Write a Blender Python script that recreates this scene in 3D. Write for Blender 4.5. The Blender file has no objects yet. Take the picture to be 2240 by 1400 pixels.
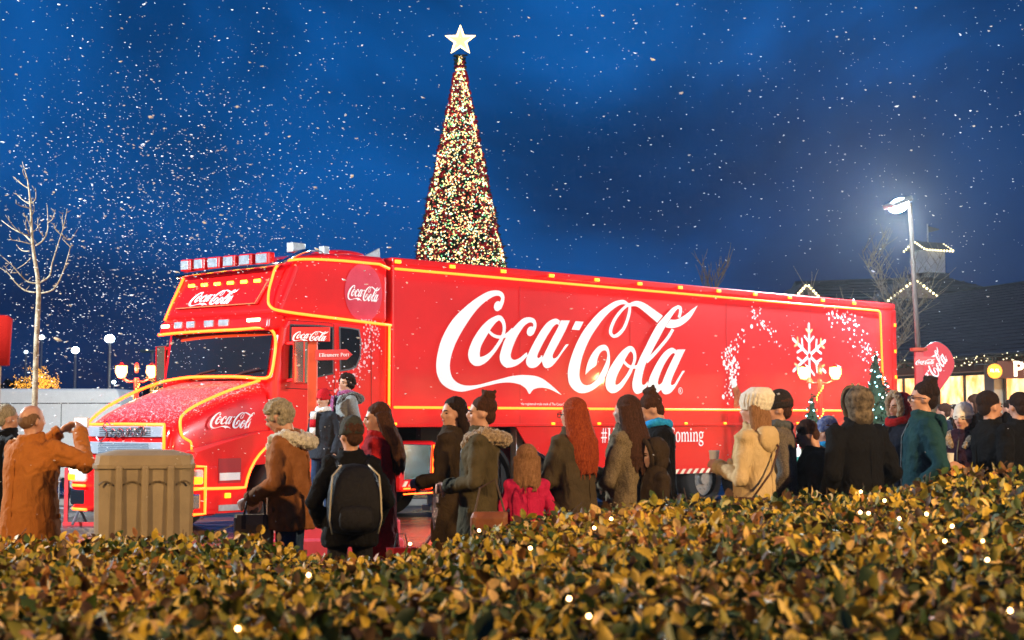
import bpy, bmesh, math, random
import numpy as np
from mathutils import Vector, Matrix, Euler, noise

random.seed(7)
rng = np.random.default_rng(7)
SC = bpy.context.scene
COL = SC.collection
PI = math.pi

# ------------------------------------------------------------------ camera
CAM_H, F_PX, PITCH, CY = 1.55, 3500.0, 0.08, 639.47      # photo is 2240 x 1400
cam = bpy.data.cameras.new('camera')
cam.sensor_width = 36.0
cam.lens = F_PX / 2240 * 36.0
cam.shift_y = -(700.0 - CY) / 2240.0
cam.clip_start, cam.clip_end = 0.1, 2000
cam.dof.use_dof = True
cam.dof.focus_distance = 17.0
cam.dof.aperture_fstop = 3.4
cam_ob = bpy.data.objects.new('camera', cam)
cam_ob.location = (0, 0, CAM_H)
cam_ob.rotation_euler = (PI / 2 + PITCH, 0, 0)
COL.objects.link(cam_ob)
SC.camera = cam_ob

# ------------------------------------------------------------------ sky and exposure
world = bpy.data.worlds.new('World')
SC.world = world
world.use_nodes = True
wn, wl = world.node_tree.nodes, world.node_tree.links
wn.clear()
w_out = wn.new('ShaderNodeOutputWorld')
w_bg = wn.new('ShaderNodeBackground')
w_sky = wn.new('ShaderNodeTexSky')
w_sky.sky_type = 'NISHITA'
w_sky.sun_disc = False
w_sky.sun_elevation = math.radians(-5.0)
w_sky.sun_rotation = math.radians(200)
w_sky.air_density, w_sky.dust_density, w_sky.ozone_density = 1.3, 0.3, 4.0
w_tc = wn.new('ShaderNodeTexCoord')
w_map = wn.new('ShaderNodeMapping')
w_map.inputs['Scale'].default_value = (1.0, 1.0, 1.7)
w_map.inputs['Rotation'].default_value = (0.0, 0.25, 0.0)
w_map.inputs['Location'].default_value = (3.05, 1.35, 0.38)
w_no = wn.new('ShaderNodeTexNoise')
w_no.inputs['Scale'].default_value = 2.7
w_no.inputs['Detail'].default_value = 5.0
w_no.inputs['Roughness'].default_value = 0.48
w_no.inputs['Distortion'].default_value = 0.5
w_ramp = wn.new('ShaderNodeValToRGB')
w_ramp.color_ramp.elements[0].position = 0.36
w_ramp.color_ramp.elements[0].color = (0.0008, 0.012, 0.058, 1)
w_ramp.color_ramp.elements[1].position = 0.66
w_ramp.color_ramp.elements[1].color = (0.0030, 0.130, 0.50, 1)
e = w_ramp.color_ramp.elements.new(0.50)
e.color = (0.0010, 0.050, 0.195, 1)
w_mul = wn.new('ShaderNodeMixRGB')           # faint twilight sky behind broken cloud
w_mul.blend_type = 'ADD'
w_mul.inputs['Fac'].default_value = 1.0
w_sc = wn.new('ShaderNodeMixRGB')
w_sc.blend_type = 'MULTIPLY'
w_sc.inputs['Fac'].default_value = 1.0
w_sc.inputs['Color2'].default_value = (0.10, 0.16, 0.30, 1)
wl.new(w_tc.outputs['Generated'], w_map.inputs['Vector'])
wl.new(w_map.outputs['Vector'], w_no.inputs['Vector'])
wl.new(w_no.outputs['Fac'], w_ramp.inputs['Fac'])
w_sep = wn.new('ShaderNodeSeparateXYZ')
wl.new(w_tc.outputs['Generated'], w_sep.inputs['Vector'])
w_el = wn.new('ShaderNodeValToRGB')           # hazier, greyer sky low down
w_el.color_ramp.elements[0].position, w_el.color_ramp.elements[0].color = 0.0, (0.0065, 0.0110, 0.040, 1)
w_el.color_ramp.elements[1].position, w_el.color_ramp.elements[1].color = 0.17, (0, 0, 0, 1)
w_fa = wn.new('ShaderNodeMapRange')
w_fa.inputs['From Min'].default_value, w_fa.inputs['From Max'].default_value = 0.0, 0.22
w_fa.inputs['To Min'].default_value, w_fa.inputs['To Max'].default_value = 0.16, 1.0
w_m2 = wn.new('ShaderNodeMixRGB'); w_m2.blend_type = 'MULTIPLY'; w_m2.inputs['Fac'].default_value = 1.0
w_ad = wn.new('ShaderNodeMixRGB'); w_ad.blend_type = 'ADD'; w_ad.inputs['Fac'].default_value = 1.0
wl.new(w_sep.outputs['Z'], w_el.inputs['Fac']); wl.new(w_sep.outputs['Z'], w_fa.inputs['Value'])
wl.new(w_ramp.outputs['Color'], w_m2.inputs['Color1']); wl.new(w_fa.outputs['Result'], w_m2.inputs['Color2'])
wl.new(w_m2.outputs['Color'], w_ad.inputs['Color1']); wl.new(w_el.outputs['Color'], w_ad.inputs['Color2'])
wl.new(w_sky.outputs['Color'], w_sc.inputs['Color1'])
wl.new(w_ad.outputs['Color'], w_mul.inputs['Color1'])
wl.new(w_sc.outputs['Color'], w_mul.inputs['Color2'])
wl.new(w_mul.outputs['Color'], w_bg.inputs['Color'])
w_bg.inputs['Strength'].default_value = 1.0
wl.new(w_bg.outputs['Background'], w_out.inputs['Surface'])

SC.view_settings.view_transform = 'Standard'
SC.view_settings.look = 'None'
SC.view_settings.exposure = 0.0
SC.view_settings.gamma = 1.0
SC.view_settings.use_curve_mapping = False
SC.cycles.use_denoising = True
SC.cycles.volume_bounces = 0
SC.cycles.sample_clamp_indirect = 4.0
SC.cycles.max_bounces = 6
SC.cycles.diffuse_bounces = 3
SC.cycles.glossy_bounces = 3
SC.cycles.transmission_bounces = 4
SC.cycles.transparent_max_bounces = 6
SC.cycles.caustics_reflective = False
SC.cycles.caustics_refractive = False

# ------------------------------------------------------------------ photo pixel -> place
def ray(x, y):
    a, b = (x - 1120.0) / F_PX, -(y - CY) / F_PX
    c, s = math.cos(PITCH), math.sin(PITCH)
    return Vector((a, c - b * s, s + b * c))
def at(x, y, D):
    d = ray(x, y)
    return d * (D / d.y) + Vector((0, 0, CAM_H))
def ground(x, y, z=0.0):
    d = ray(x, y)
    return d * ((z - CAM_H) / d.z) + Vector((0, 0, CAM_H))

# ------------------------------------------------------------------ materials
MATS = {}
def mat(name, color, rough=0.55, metal=0.0, emit=None, estr=0.0, var=0.0, vscale=8.0, bump=0.0, bscale=40.0,
        coat=0.0, spec=0.5, trans=0.0, stretch=None, sample=True, color2=None, detail=4.0, alpha=1.0, sheen=0.0, fold=0.0):
    if name in MATS:
        return MATS[name]
    m = bpy.data.materials.new(name)
    m.use_nodes = True
    nt = m.node_tree
    n, l = nt.nodes, nt.links
    b = n['Principled BSDF']
    col = (*color, 1.0)
    b.inputs['Base Color'].default_value = col
    b.inputs['Roughness'].default_value = rough
    b.inputs['Metallic'].default_value = metal
    b.inputs['Specular IOR Level'].default_value = spec
    b.inputs['Coat Weight'].default_value = coat
    b.inputs['Coat Roughness'].default_value = 0.08
    b.inputs['Transmission Weight'].default_value = trans
    b.inputs['Alpha'].default_value = alpha
    if sheen:
        b.inputs['Sheen Weight'].default_value = sheen
    if emit:
        b.inputs['Emission Color'].default_value = (*emit, 1.0)
        b.inputs['Emission Strength'].default_value = estr
    tc = None
    if var or bump or color2:
        tc = n.new('ShaderNodeTexCoord')
        vec = tc.outputs['Object']
        if stretch:
            mp = n.new('ShaderNodeMapping')
            mp.inputs['Scale'].default_value = stretch
            l.new(vec, mp.inputs['Vector'])
            vec = mp.outputs['Vector']
    if var or color2:
        no = n.new('ShaderNodeTexNoise')
        no.inputs['Scale'].default_value = vscale
        no.inputs['Detail'].default_value = detail
        no.inputs['Roughness'].default_value = 0.6
        rp = n.new('ShaderNodeValToRGB')
        rp.color_ramp.elements[0].position = 0.35
        rp.color_ramp.elements[1].position = 0.68
        c2 = color2 or tuple(min(1.0, c * (1 + var)) for c in color)
        c1 = color if color2 else tuple(c * (1 - var) for c in color)
        rp.color_ramp.elements[0].color = (*c1, 1)
        rp.color_ramp.elements[1].color = (*c2, 1)
        l.new(vec, no.inputs['Vector'])
        l.new(no.outputs['Fac'], rp.inputs['Fac'])
        l.new(rp.outputs['Color'], b.inputs['Base Color'])
    if bump:
        nb = n.new('ShaderNodeTexNoise')
        nb.inputs['Scale'].default_value = bscale
        nb.inputs['Detail'].default_value = 5.0
        bp = n.new('ShaderNodeBump')
        bp.inputs['Strength'].default_value = bump
        bp.inputs['Distance'].default_value = 0.02
        l.new(vec, nb.inputs['Vector'])
        l.new(nb.outputs['Fac'], bp.inputs['Height'])
        l.new(bp.outputs['Normal'], b.inputs['Normal'])
    if fold:
        tf = n.new('ShaderNodeTexCoord'); mf = n.new('ShaderNodeMapping'); mf.inputs['Scale'].default_value = (1, 1, .62)
        nf = n.new('ShaderNodeTexNoise'); nf.inputs['Scale'].default_value = 9.0; nf.inputs['Detail'].default_value = 3.0; nf.inputs['Distortion'].default_value = 1.6
        bf = n.new('ShaderNodeBump'); bf.inputs['Strength'].default_value = fold; bf.inputs['Distance'].default_value = .045
        l.new(tf.outputs['Object'], mf.inputs['Vector']); l.new(mf.outputs['Vector'], nf.inputs['Vector']); l.new(nf.outputs['Fac'], bf.inputs['Height'])
        if bump: l.new(bf.outputs['Normal'], bp.inputs['Normal'])
        else: l.new(bf.outputs['Normal'], b.inputs['Normal'])
    if not sample:
        m.cycles.emission_sampling = 'NONE'
    MATS[name] = m
    return m
def glow(name, color, strength, sample=True):
    return mat(name, tuple(min(1, c) for c in color), 0.5, emit=color, estr=strength, sample=sample)

# ------------------------------------------------------------------ mesh building
class MB:
    def __init__(s):
        s.v, s.f = [], []
    def add(s, vs, fs):
        o = len(s.v)
        s.v += [tuple(v) for v in vs]
        s.f += [tuple(i + o for i in f) for f in fs]
        return s
    def box(s, c, d, rot=None):
        c = Vector(c)
        vs = [Vector((x * d[0] / 2, y * d[1] / 2, z * d[2] / 2)) for x in (-1, 1) for y in (-1, 1) for z in (-1, 1)]
        if rot is not None:
            vs = [rot @ v for v in vs]
        return s.add([c + v for v in vs], [(0, 1, 3, 2), (4, 6, 7, 5), (0, 4, 5, 1), (2, 3, 7, 6), (0, 2, 6, 4), (1, 5, 7, 3)])
    def span(s, a, b):
        return s.box([(a[i] + b[i]) / 2 for i in range(3)], [abs(b[i] - a[i]) for i in range(3)])
    def tube(s, pts, r, n=8, closed=False, cap=True, flat=1.0):
        pts = [Vector(p) for p in pts]
        k = len(pts)
        rs = r if isinstance(r, (list, tuple)) else [r] * k
        rings, up = [], None
        for i in range(k):
            if closed:
                t = pts[(i + 1) % k] - pts[i - 1]
            else:
                t = pts[min(i + 1, k - 1)] - pts[max(i - 1, 0)]
            if t.length < 1e-9:
                t = Vector((0, 0, 1))
            t.normalize()
            if up is None:
                up = Vector((0, 0, 1)) if abs(t.z) < 0.9 else Vector((0, 1, 0))
            a = up - t * up.dot(t)
            if a.length < 1e-6:
                a = t.orthogonal()
            a.normalize()
            up = a
            bb = t.cross(a)
            rings.append([pts[i] + (a * math.cos(2 * PI * j / n) * flat + bb * math.sin(2 * PI * j / n)) * rs[i] for j in range(n)])
        vs = [v for rg in rings for v in rg]
        fs = []
        for i in range(k if closed else k - 1):
            i2 = (i + 1) % k
            for j in range(n):
                j2 = (j + 1) % n
                fs.append((i * n + j, i * n + j2, i2 * n + j2, i2 * n + j))
        if cap and not closed:
            fs.append(tuple(range(n))[::-1])
            fs.append(tuple((k - 1) * n + j for j in range(n)))
        return s.add(vs, fs)
    def loft(s, rings, n=20, rot=None, org=None, power=2.0):
        # rings: (cx, cy, cz, rx, ry) stacked upwards, closed ends
        vs, fs = [], []
        for (cx, cy, cz, rx, ry) in rings:
            for j in range(n):
                a = 2 * PI * j / n
                ca, sa = math.cos(a), math.sin(a)
                q = (abs(ca) ** power + abs(sa) ** power) ** (-1 / power) if power != 2.0 else 1
                vs.append(Vector((cx + rx * ca * q, cy + ry * sa * q, cz)))
        k = len(rings)
        for i in range(k - 1):
            for j in range(n):
                j2 = (j + 1) % n
                fs.append((i * n + j, i * n + j2, (i + 1) * n + j2, (i + 1) * n + j))
        fs.append(tuple(range(n))[::-1])
        fs.append(tuple((k - 1) * n + j for j in range(n)))
        if rot is not None:
            o = Vector(org or (0, 0, 0))
            vs = [o + rot @ (v - o) for v in vs]
        return s.add(vs, fs)
    def ell(s, c, r, n=12, m=8, rot=None):
        c = Vector(c)
        if not isinstance(r, (list, tuple)):
            r = (r, r, r)
        vs = [Vector((0, 0, -r[2]))]
        for i in range(1, m):
            t = PI * i / m
            for j in range(n):
                a = 2 * PI * j / n
                vs.append(Vector((r[0] * math.sin(t) * math.cos(a), r[1] * math.sin(t) * math.sin(a), -r[2] * math.cos(t))))
        vs.append(Vector((0, 0, r[2])))
        fs = []
        for j in range(n):
            fs.append((0, 1 + (j + 1) % n, 1 + j))
        for i in range(m - 2):
            for j in range(n):
                a, b = 1 + i * n + j, 1 + i * n + (j + 1) % n
                fs.append((a, b, b + n, a + n))
        top = len(vs) - 1
        for j in range(n):
            fs.append((top, 1 + (m - 2) * n + j, 1 + (m - 2) * n + (j + 1) % n))
        if rot is not None:
            vs = [rot @ v for v in vs]
        return s.add([c + v for v in vs], fs)
    def prism(s, poly, fn0, fn1):
        # poly: 2d points; fn0/fn1 map (a,b) to 3d on the two caps
        k = len(poly)
        vs = [fn0(*p) for p in poly] + [fn1(*p) for p in poly]
        fs = [tuple(range(k)), tuple(range(2 * k - 1, k - 1, -1))]
        for i in range(k):
            j = (i + 1) % k
            fs.append((j, i, i + k, j + k))
        return s.add(vs, fs)
    def cyl(s, a, b, r, n=16):
        return s.tube([a, b], r, n)
    def xform(s, fn):
        s.v = [tuple(fn(Vector(v))) for v in s.v]
        return s
    def build(s, name, material, parent=None, smooth=False, bevel=0.0, seg=2, sub=0, remesh=0.0, sm=0, disp=0.0, dscale=0.1, fix=True, disp2=0.0):
        me = bpy.data.meshes.new(name)
        me.from_pydata(s.v, [], s.f)
        me.validate()
        if fix:
            bm = bmesh.new()
            bm.from_mesh(me)
            bmesh.ops.recalc_face_normals(bm, faces=bm.faces)
            bm.to_mesh(me)
            bm.free()
        me.materials.append(material)
        if smooth:
            me.polygons.foreach_set('use_smooth', [True] * len(me.polygons))
        ob = bpy.data.objects.new(name, me)
        COL.objects.link(ob)
        if parent is not None:
            ob.parent = parent
        if bevel:
            md = ob.modifiers.new('bevel', 'BEVEL')
            md.width, md.segments, md.limit_method, md.angle_limit = bevel, seg, 'ANGLE', math.radians(35)
        if remesh:
            md = ob.modifiers.new('remesh', 'REMESH')
            md.mode, md.voxel_size, md.use_smooth_shade = 'VOXEL', remesh, True
        if sm:
            md = ob.modifiers.new('smooth', 'SMOOTH')
            md.factor, md.iterations = 0.5, sm
        if sub:
            md = ob.modifiers.new('subd', 'SUBSURF')
            md.levels = md.render_levels = sub
        if disp:
            key = 'clouds%.3f' % dscale
            tx = bpy.data.textures.get(key)
            if tx is None:
                tx = bpy.data.textures.new(key, 'CLOUDS')
                tx.noise_scale = dscale
                tx.noise_depth = 3
            md = ob.modifiers.new('folds', 'DISPLACE')
            md.texture, md.strength, md.mid_level, md.texture_coords = tx, disp, 0.4 if disp > .03 else .5, 'LOCAL'
        if disp2:
            tx = bpy.data.textures.get('creases') or bpy.data.textures.new('creases', 'MARBLE')
            tx.noise_scale, tx.turbulence, tx.marble_type, tx.noise_depth = .055, 9.0, 'SOFT', 2
            md = ob.modifiers.new('creases', 'DISPLACE')
            md.texture, md.strength, md.mid_level, md.texture_coords = tx, disp2, 0.5, 'LOCAL'
        return ob

def tag(o, label=None, cat=None, group=None, kind=None):
    if label: o['label'] = label
    if cat: o['category'] = cat
    if group: o['group'] = group
    if kind: o['kind'] = kind
    return o
def empty(name, loc, rz=0.0, label=None, cat=None, group=None):
    o = bpy.data.objects.new(name, None)
    o.empty_display_size = 0.2
    COL.objects.link(o)
    o.location = loc
    o.rotation_euler = (0, 0, rz)
    return tag(o, label, cat, group)
def copy_tree(o, parent=None):
    c = o.copy()
    COL.objects.link(c)
    if parent is not None:
        c.parent = parent
    for ch in list(o.children):
        copy_tree(ch, c)
    return c
def catmull(p, n, closed=False):
    p = [np.array(q, float) for q in p]
    k = len(p)
    out = []
    segs = k if closed else k - 1
    for i in range(segs):
        if closed:
            a, b, c, d = p[i - 1], p[i], p[(i + 1) % k], p[(i + 2) % k]
        else:
            a, b, c, d = p[max(i - 1, 0)], p[i], p[i + 1], p[min(i + 2, k - 1)]
        for j in range(n):
            t = j / n
            out.append(0.5 * ((2 * b) + (-a + c) * t + (2 * a - 5 * b + 4 * c - d) * t * t + (-a + 3 * b - 3 * c + d) * t ** 3))
    if not closed:
        out.append(p[-1])
    return out
def text_mesh(name, txt, size, material, parent, loc, right, up, spacing=1.0, xscale=1.0, depth=0.004, align='LEFT', bold=0.0):
    cu = bpy.data.curves.new(name, 'FONT')
    cu.body, cu.size, cu.extrude, cu.align_x, cu.space_character, cu.offset = txt, size, depth, align, spacing, bold
    cu.resolution_u = 3
    tmp = bpy.data.objects.new(name, cu)
    COL.objects.link(tmp)
    dg = bpy.context.evaluated_depsgraph_get()
    me = bpy.data.meshes.new_from_object(tmp.evaluated_get(dg))
    bpy.data.objects.remove(tmp)
    r, u = Vector(right).normalized(), Vector(up).normalized()
    nrm = r.cross(u)
    for v in me.vertices:
        v.co = Vector(loc) + r * v.co.x * xscale + u * v.co.y + nrm * v.co.z
    me.materials.clear()
    me.materials.append(material)
    ob = bpy.data.objects.new(name, me)
    COL.objects.link(ob)
    ob.parent = parent
    return ob

# ------------------------------------------------------------------ shared materials
M_RED = mat('truck_red_paint', (0.66, 0.007, 0.008), 0.30, coat=0.25, var=0.06, vscale=1.5, spec=.35)
M_REDPANEL = mat('trailer_red_vinyl', (0.66, 0.012, 0.014), 0.36, coat=0.45, spec=.3, var=0.09, vscale=0.8, bump=0.015, bscale=3.0)
M_SIGNRED = mat('sign_red', (0.62, 0.010, 0.012), 0.4)
M_CHROME = mat('chrome', (0.75, 0.77, 0.80), 0.12, 1.0)
M_STEEL = mat('galvanised_steel', (0.42, 0.44, 0.46), 0.4, 0.8, var=0.15, vscale=20)
M_BLACK = mat('black_plastic', (0.012, 0.012, 0.014), 0.5, var=0.2)
M_RUBBER = mat('tyre_rubber', (0.012, 0.012, 0.012), 0.8, bump=0.3, bscale=30)
M_WHITEP = mat('white_print', (0.86, 0.88, 0.90), 0.35)
M_GLASSD = mat('tinted_glass', (0.010, 0.013, 0.018), 0.06, coat=0.5, spec=0.8)
M_ROPE = glow('rope_light', (1.0, 0.072, 0.006), 9.5)
M_AMBER = glow('amber_lamp', (1.0, 0.15, 0.004), 6.0)
M_GRILLE = mat('grille_silver', (0.34, 0.40, 0.48), 0.35, 0.35, var=0.08)
M_WARM = glow('warm_lantern', (1.0, 0.50, 0.14), 6.0)
M_LEDW = glow('white_flood', (0.80, 0.96, 1.0), 90.0)

# ------------------------------------------------------------------ the ground
def wet_ground_mat():
    m = mat('wet_asphalt', (0.030, 0.031, 0.034), 0.4, var=0.35, vscale=0.9, bump=0.25, bscale=55)
    n, l = m.node_tree.nodes, m.node_tree.links
    no = n.new('ShaderNodeTexNoise'); no.inputs['Scale'].default_value = 0.7; no.inputs['Detail'].default_value = 5
    tc = n.new('ShaderNodeTexCoord')
    mr = n.new('ShaderNodeMapRange')
    mr.inputs['From Min'].default_value, mr.inputs['From Max'].default_value = 0.35, 0.65
    mr.inputs['To Min'].default_value, mr.inputs['To Max'].default_value = 0.16, 0.5
    l.new(tc.outputs['Object'], no.inputs['Vector'])
    l.new(no.outputs['Fac'], mr.inputs['Value'])
    l.new(mr.outputs['Result'], n['Principled BSDF'].inputs['Roughness'])
    return m
g = MB()
g.add([(-500, -200, 0), (500, -200, 0), (500, 900, 0), (-500, 900, 0)], [(0, 1, 2, 3)])
tag(g.build('ground', wet_ground_mat(), fix=False), kind='structure')

# brick-red paving beside the lorry: base sheet and single slabs
pv = MB()
pv.add([(-5.6, 15.9, 0.004), (1.3, 15.9, 0.004), (1.3, 25.6, 0.004), (-5.6, 25.6, 0.004)], [(0, 1, 2, 3)])
pave = tag(pv.build('pavement', mat('paving_joint', (0.03, 0.02, 0.018), 0.7), fix=False), kind='structure')
slab_mats = [mat('paving_slab_%s' % k, c, 0.22, var=0.25, vscale=6, bump=0.2, bscale=30) for k, c in
             (('red', (0.30, 0.085, 0.05)), ('rust', (0.34, 0.11, 0.055)), ('brown', (0.24, 0.075, 0.05)))]
slab_me = []
for sm_ in slab_mats:
    sb = MB()
    t, w, h = 0.355, 0.345, 0.022
    sb.add([(-t, -t, 0), (t, -t, 0), (t, t, 0), (-t, t, 0), (-w, -w, h), (w, -w, h), (w, w, h), (-w, w, h)],
           [(4, 5, 6, 7), (0, 1, 5, 4), (1, 2, 6, 5), (2, 3, 7, 6), (3, 0, 4, 7)])
    o = sb.build('slab', sm_, fix=False)
    slab_me.append(o.data)
    bpy.data.objects.remove(o)
for i in range(9):
    for j in range(13):
        o = bpy.data.objects.new('slab', random.choice(slab_me))
        COL.objects.link(o)
        o.parent = pave
        o.location = (-5.2 + i * 0.75, 16.3 + j * 0.73, 0.005 + random.uniform(0, 0.004))
        o.rotation_euler = (random.uniform(-.004, .004), random.uniform(-.004, .004), 0)

# raised kerb and verge at the far left behind the photographer
kb = MB()
for i in range(14):
    kb.box((-13 + i * 0.92, 29.5, 0.06), (0.90, 0.16, 0.12))
tag(kb.build('kerb', mat('kerb_stone', (0.30, 0.29, 0.27), 0.7, var=0.2, vscale=5), bevel=0.012), kind='structure')

# ------------------------------------------------------------------ shop row at the right
FA, FB = Vector((10.3, 46.0, 0)), Vector((22.0, 5.2, 0))       # foot of the shop front
FD = (FB - FA).normalized()                                    # along the front, towards the camera
FN = Vector((FD.y, -FD.x, 0))                                  # outwards, towards the lorry
if FN.x > 0: FN = -FN
FL = (FB - FA).length
shop = empty('shop_building', FA, math.atan2(FD.y, FD.x), 'long single-storey shop with slate roof and brightly lit windows', 'shop')
# local: x along front, y: outwards is sign OUT
OUT = 1.0 if (Matrix.Rotation(math.atan2(FD.y, FD.x), 3, 'Z') @ Vector((0, 1, 0))).dot(FN) > 0 else -1.0
M_RENDER = mat('cream_render', (0.62, 0.58, 0.50), 0.7, var=0.08, vscale=2, bump=0.05)
M_PIER = mat('grey_pier', (0.30, 0.31, 0.31), 0.7, var=0.1)
M_SHOPLIT = glow('lit_shop_interior', (1.0, 0.80, 0.50), 2.6)
M_SHOPORANGE = glow('lit_orange_display', (1.0, 0.36, 0.06), 1.6)
M_FRAME = mat('dark_window_frame', (0.03, 0.032, 0.034), 0.4)
def pane_mat():
    m = mat('lit_window', (0.4, 0.35, 0.28), 0.1, emit=(1, 0.78, 0.46), estr=1.9)
    n, l = m.node_tree.nodes, m.node_tree.links
    tc = n.new('ShaderNodeTexCoord'); mp = n.new('ShaderNodeMapping')
    mp.inputs['Scale'].default_value = (1.6, 1.6, 1.1)
    vo = n.new('ShaderNodeTexNoise'); vo.inputs['Scale'].default_value = 2.2; vo.inputs['Detail'].default_value = 3
    rp = n.new('ShaderNodeValToRGB')
    rp.color_ramp.elements[0].position, rp.color_ramp.elements[0].color = 0.38, (1.0, 0.38, 0.07, 1)
    rp.color_ramp.elements[1].position, rp.color_ramp.elements[1].color = 0.60, (1.0, 0.80, 0.42, 1)
    l.new(tc.outputs['Object'], mp.inputs['Vector']); l.new(mp.outputs['Vector'], vo.inputs['Vector'])
    l.new(vo.outputs['Fac'], rp.inputs['Fac']); l.new(rp.outputs['Color'], n['Principled BSDF'].inputs['Emission Color'])
    return m
M_PANE = pane_mat()
EAVE = 3.17
b = MB(); b.span((-6, -OUT * 0.35, 0), (FL, -OUT * 9, EAVE)); b.build('wall', M_RENDER, shop)
BAY = 3.1
for i in range(int(FL // BAY)):
    x0 = i * BAY
    pr = MB(); pr.span((x0 - 0.22, -OUT * 0.346, 0), (x0 + 0.22, OUT * 0.10, EAVE - 0.003)); pr.build('pillar', M_PIER if i % 2 else M_RENDER, shop, bevel=0.01)
    f = MB()
    a, c = x0 + 0.28, x0 + BAY - 0.28
    for (xx, ww) in ((a, .06), ((a + c) / 2, .05), (c, .06)):
        f.span((xx - ww / 2, -OUT * 0.24, 0.35), (xx + ww / 2, -OUT * 0.14, 2.75))
    for (zz, hh) in ((0.35, .08), (1.95, .05), (2.75, .08)):
        f.span((a, -OUT * 0.235, zz - hh / 2), (c, -OUT * 0.145, zz + hh / 2))
    wd = f.build('window', M_FRAME, shop)
    p = MB(); p.span((a + .02, -OUT * 0.33, 0.36), (c - .02, -OUT * 0.20, 2.74)); p.build('pane', M_PANE, wd)
    sl = MB(); sl.span((x0 + .225, -OUT * 0.342, 0), (x0 + BAY - .225, OUT * 0.02, 0.34)); sl.build('plinth', M_PIER, shop)
    fs = MB(); fs.span((x0 + .225, -OUT * 0.342, 2.80), (x0 + BAY - .225, OUT * 0.03, EAVE - .01))
    fs.build('fascia', mat('fascia_brown', (0.16, 0.045, 0.015), 0.5), shop, bevel=0.01)
# slate roof: courses of slates as real steps
M_SLATE = mat('slate_roof', (0.028, 0.031, 0.040), 0.7, spec=.2, var=0.3, vscale=3, bump=0.1)
rf = MB()
nc, rise, run = 22, 2.65, 6.3
for k in range(nc):
    y0, y1 = 0.45 - run * k / nc * 1.07, 0.45 - run * (k + 1) / nc * 1.07 - 0.02
    z0, z1 = EAVE + rise * k / nc, EAVE + rise * (k + 1) / nc
    for (xa, xb) in ((-6.3, FL),):
        rf.add([(xa, OUT * y0, z0), (xb, OUT * y0, z0), (xb, OUT * y1, z1 + .0), (xa, OUT * y1, z1), (xa, OUT * y0, z0 + .035), (xb, OUT * y0, z0 + .035), (xb, OUT * y1, z1 + .012), (xa, OUT * y1, z1 + .012)],
               [(4, 5, 6, 7), (0, 1, 5, 4), (1, 2, 6, 5), (3, 0, 4, 7)])
roof = rf.build('roof', M_SLATE, shop)
bk = MB(); bk.add([(-6.3, -OUT * 6.2, EAVE + rise + .03), (FL, -OUT * 6.2, EAVE + rise + .03), (FL, -OUT * 12, EAVE), (-6.3, -OUT * 12, EAVE)], [(0, 1, 2, 3)])
bk.build('back_slope', M_SLATE, roof)
gt = MB(); gt.tube([(-6.3, OUT * .5, EAVE - .02), (FL, OUT * .5, EAVE - .02)], .06, 8); gt.build('gutter', M_BLACK, shop)
# fir garland with bulbs along the eaves
gar = MB(); gl = MB()
for i in range(2600):
    x = random.uniform(-6, FL - 1); a = random.uniform(0, 2 * PI); r = random.uniform(.02, .13)
    c = Vector((x, OUT * (0.58 + r * math.cos(a)), EAVE - .12 + r * math.sin(a)))
    d = Vector((random.uniform(-1, 1), random.uniform(-1, 1), random.uniform(-1, 1))).normalized() * .09
    sd = Vector((random.uniform(-1, 1), random.uniform(-1, 1), random.uniform(-1, 1))).normalized() * .02
    gar.add([c - sd, c + sd, c + d], [(0, 1, 2)])
for i in range(420):
    x = random.uniform(-6, FL - 1); a = random.uniform(0, 2 * PI)
    gl.ell((x, OUT * (0.58 + .13 * math.cos(a)), EAVE - .12 + .12 * math.sin(a)), .014, 5, 4)
go = empty('garland', FA, math.atan2(FD.y, FD.x), 'green fir garland with tiny bulbs along the shop eaves', 'garland')
tag(gar.build('fir_sprigs', mat('fir_green', (0.015, 0.035, 0.018), 0.7), go, fix=False), kind='stuff')
tag(gl.build('bulbs', glow('garland_bulb', (1.0, 0.78, 0.45), 3.5, False), go), kind='stuff')

# projecting fascia sign and round hanging sign
def front_local(px, D_hint=None):
    # intersect viewing ray (plan) with the front line -> local x
    d = ray(px, 800)
    t = FA.x * FN.x + FA.y * FN.y
    k = t / (d.x * FN.x + d.y * FN.y)
    P = d * k
    return (Vector((P.x, P.y, 0)) - FA).dot(FD)
sg = at(2215, 800, 38.5)
fsn = empty('shop_sign', (sg.x, sg.y, 0), 0, 'brown projecting board with glowing white letters below the garland', 'sign')
sb = MB(); sb.span((-0.40, -.08, 2.56), (1.6, .08, 2.98)); sb.build('board', mat('sign_brown', (0.20, 0.045, 0.012), 0.5), fsn, bevel=.01)
text_mesh('letters', 'PL', 0.50, glow('sign_letter_light', (1.0, 0.93, 0.66), 3.0), fsn, (-0.02, -.085, 2.62), (1, 0, 0), (0, 0, 1), 1.0, 1.0, .015, bold=.012)
br = MB(); br.tube([(-.40, 0, 2.9), (-.9, 0.05, 2.9)], .018, 6); br.tube([(1.6, 0, 2.9), (2.2, 0.4, 2.9)], .02, 6); br.build('bracket', M_BLACK, fsn)
hs = at(2175, 812, 38.0)
hsn = empty('hanging_sign', (hs.x, hs.y, 0), 0, 'round amber lit sign hanging on a bracket before the shop', 'sign')
d = MB(); d.cyl((0, -.05, hs.z), (0, .05, hs.z), .175, 28); d.build('disc', glow('amber_disc', (1.0, 0.42, 0.03), 1.5), hsn)
d = MB(); d.tube([(.18 * math.cos(a), 0, hs.z + .18 * math.sin(a)) for a in np.linspace(0, 2 * PI, 30)[:-1]], .014, 6, closed=True); d.build('rim', M_BLACK, hsn)
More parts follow.
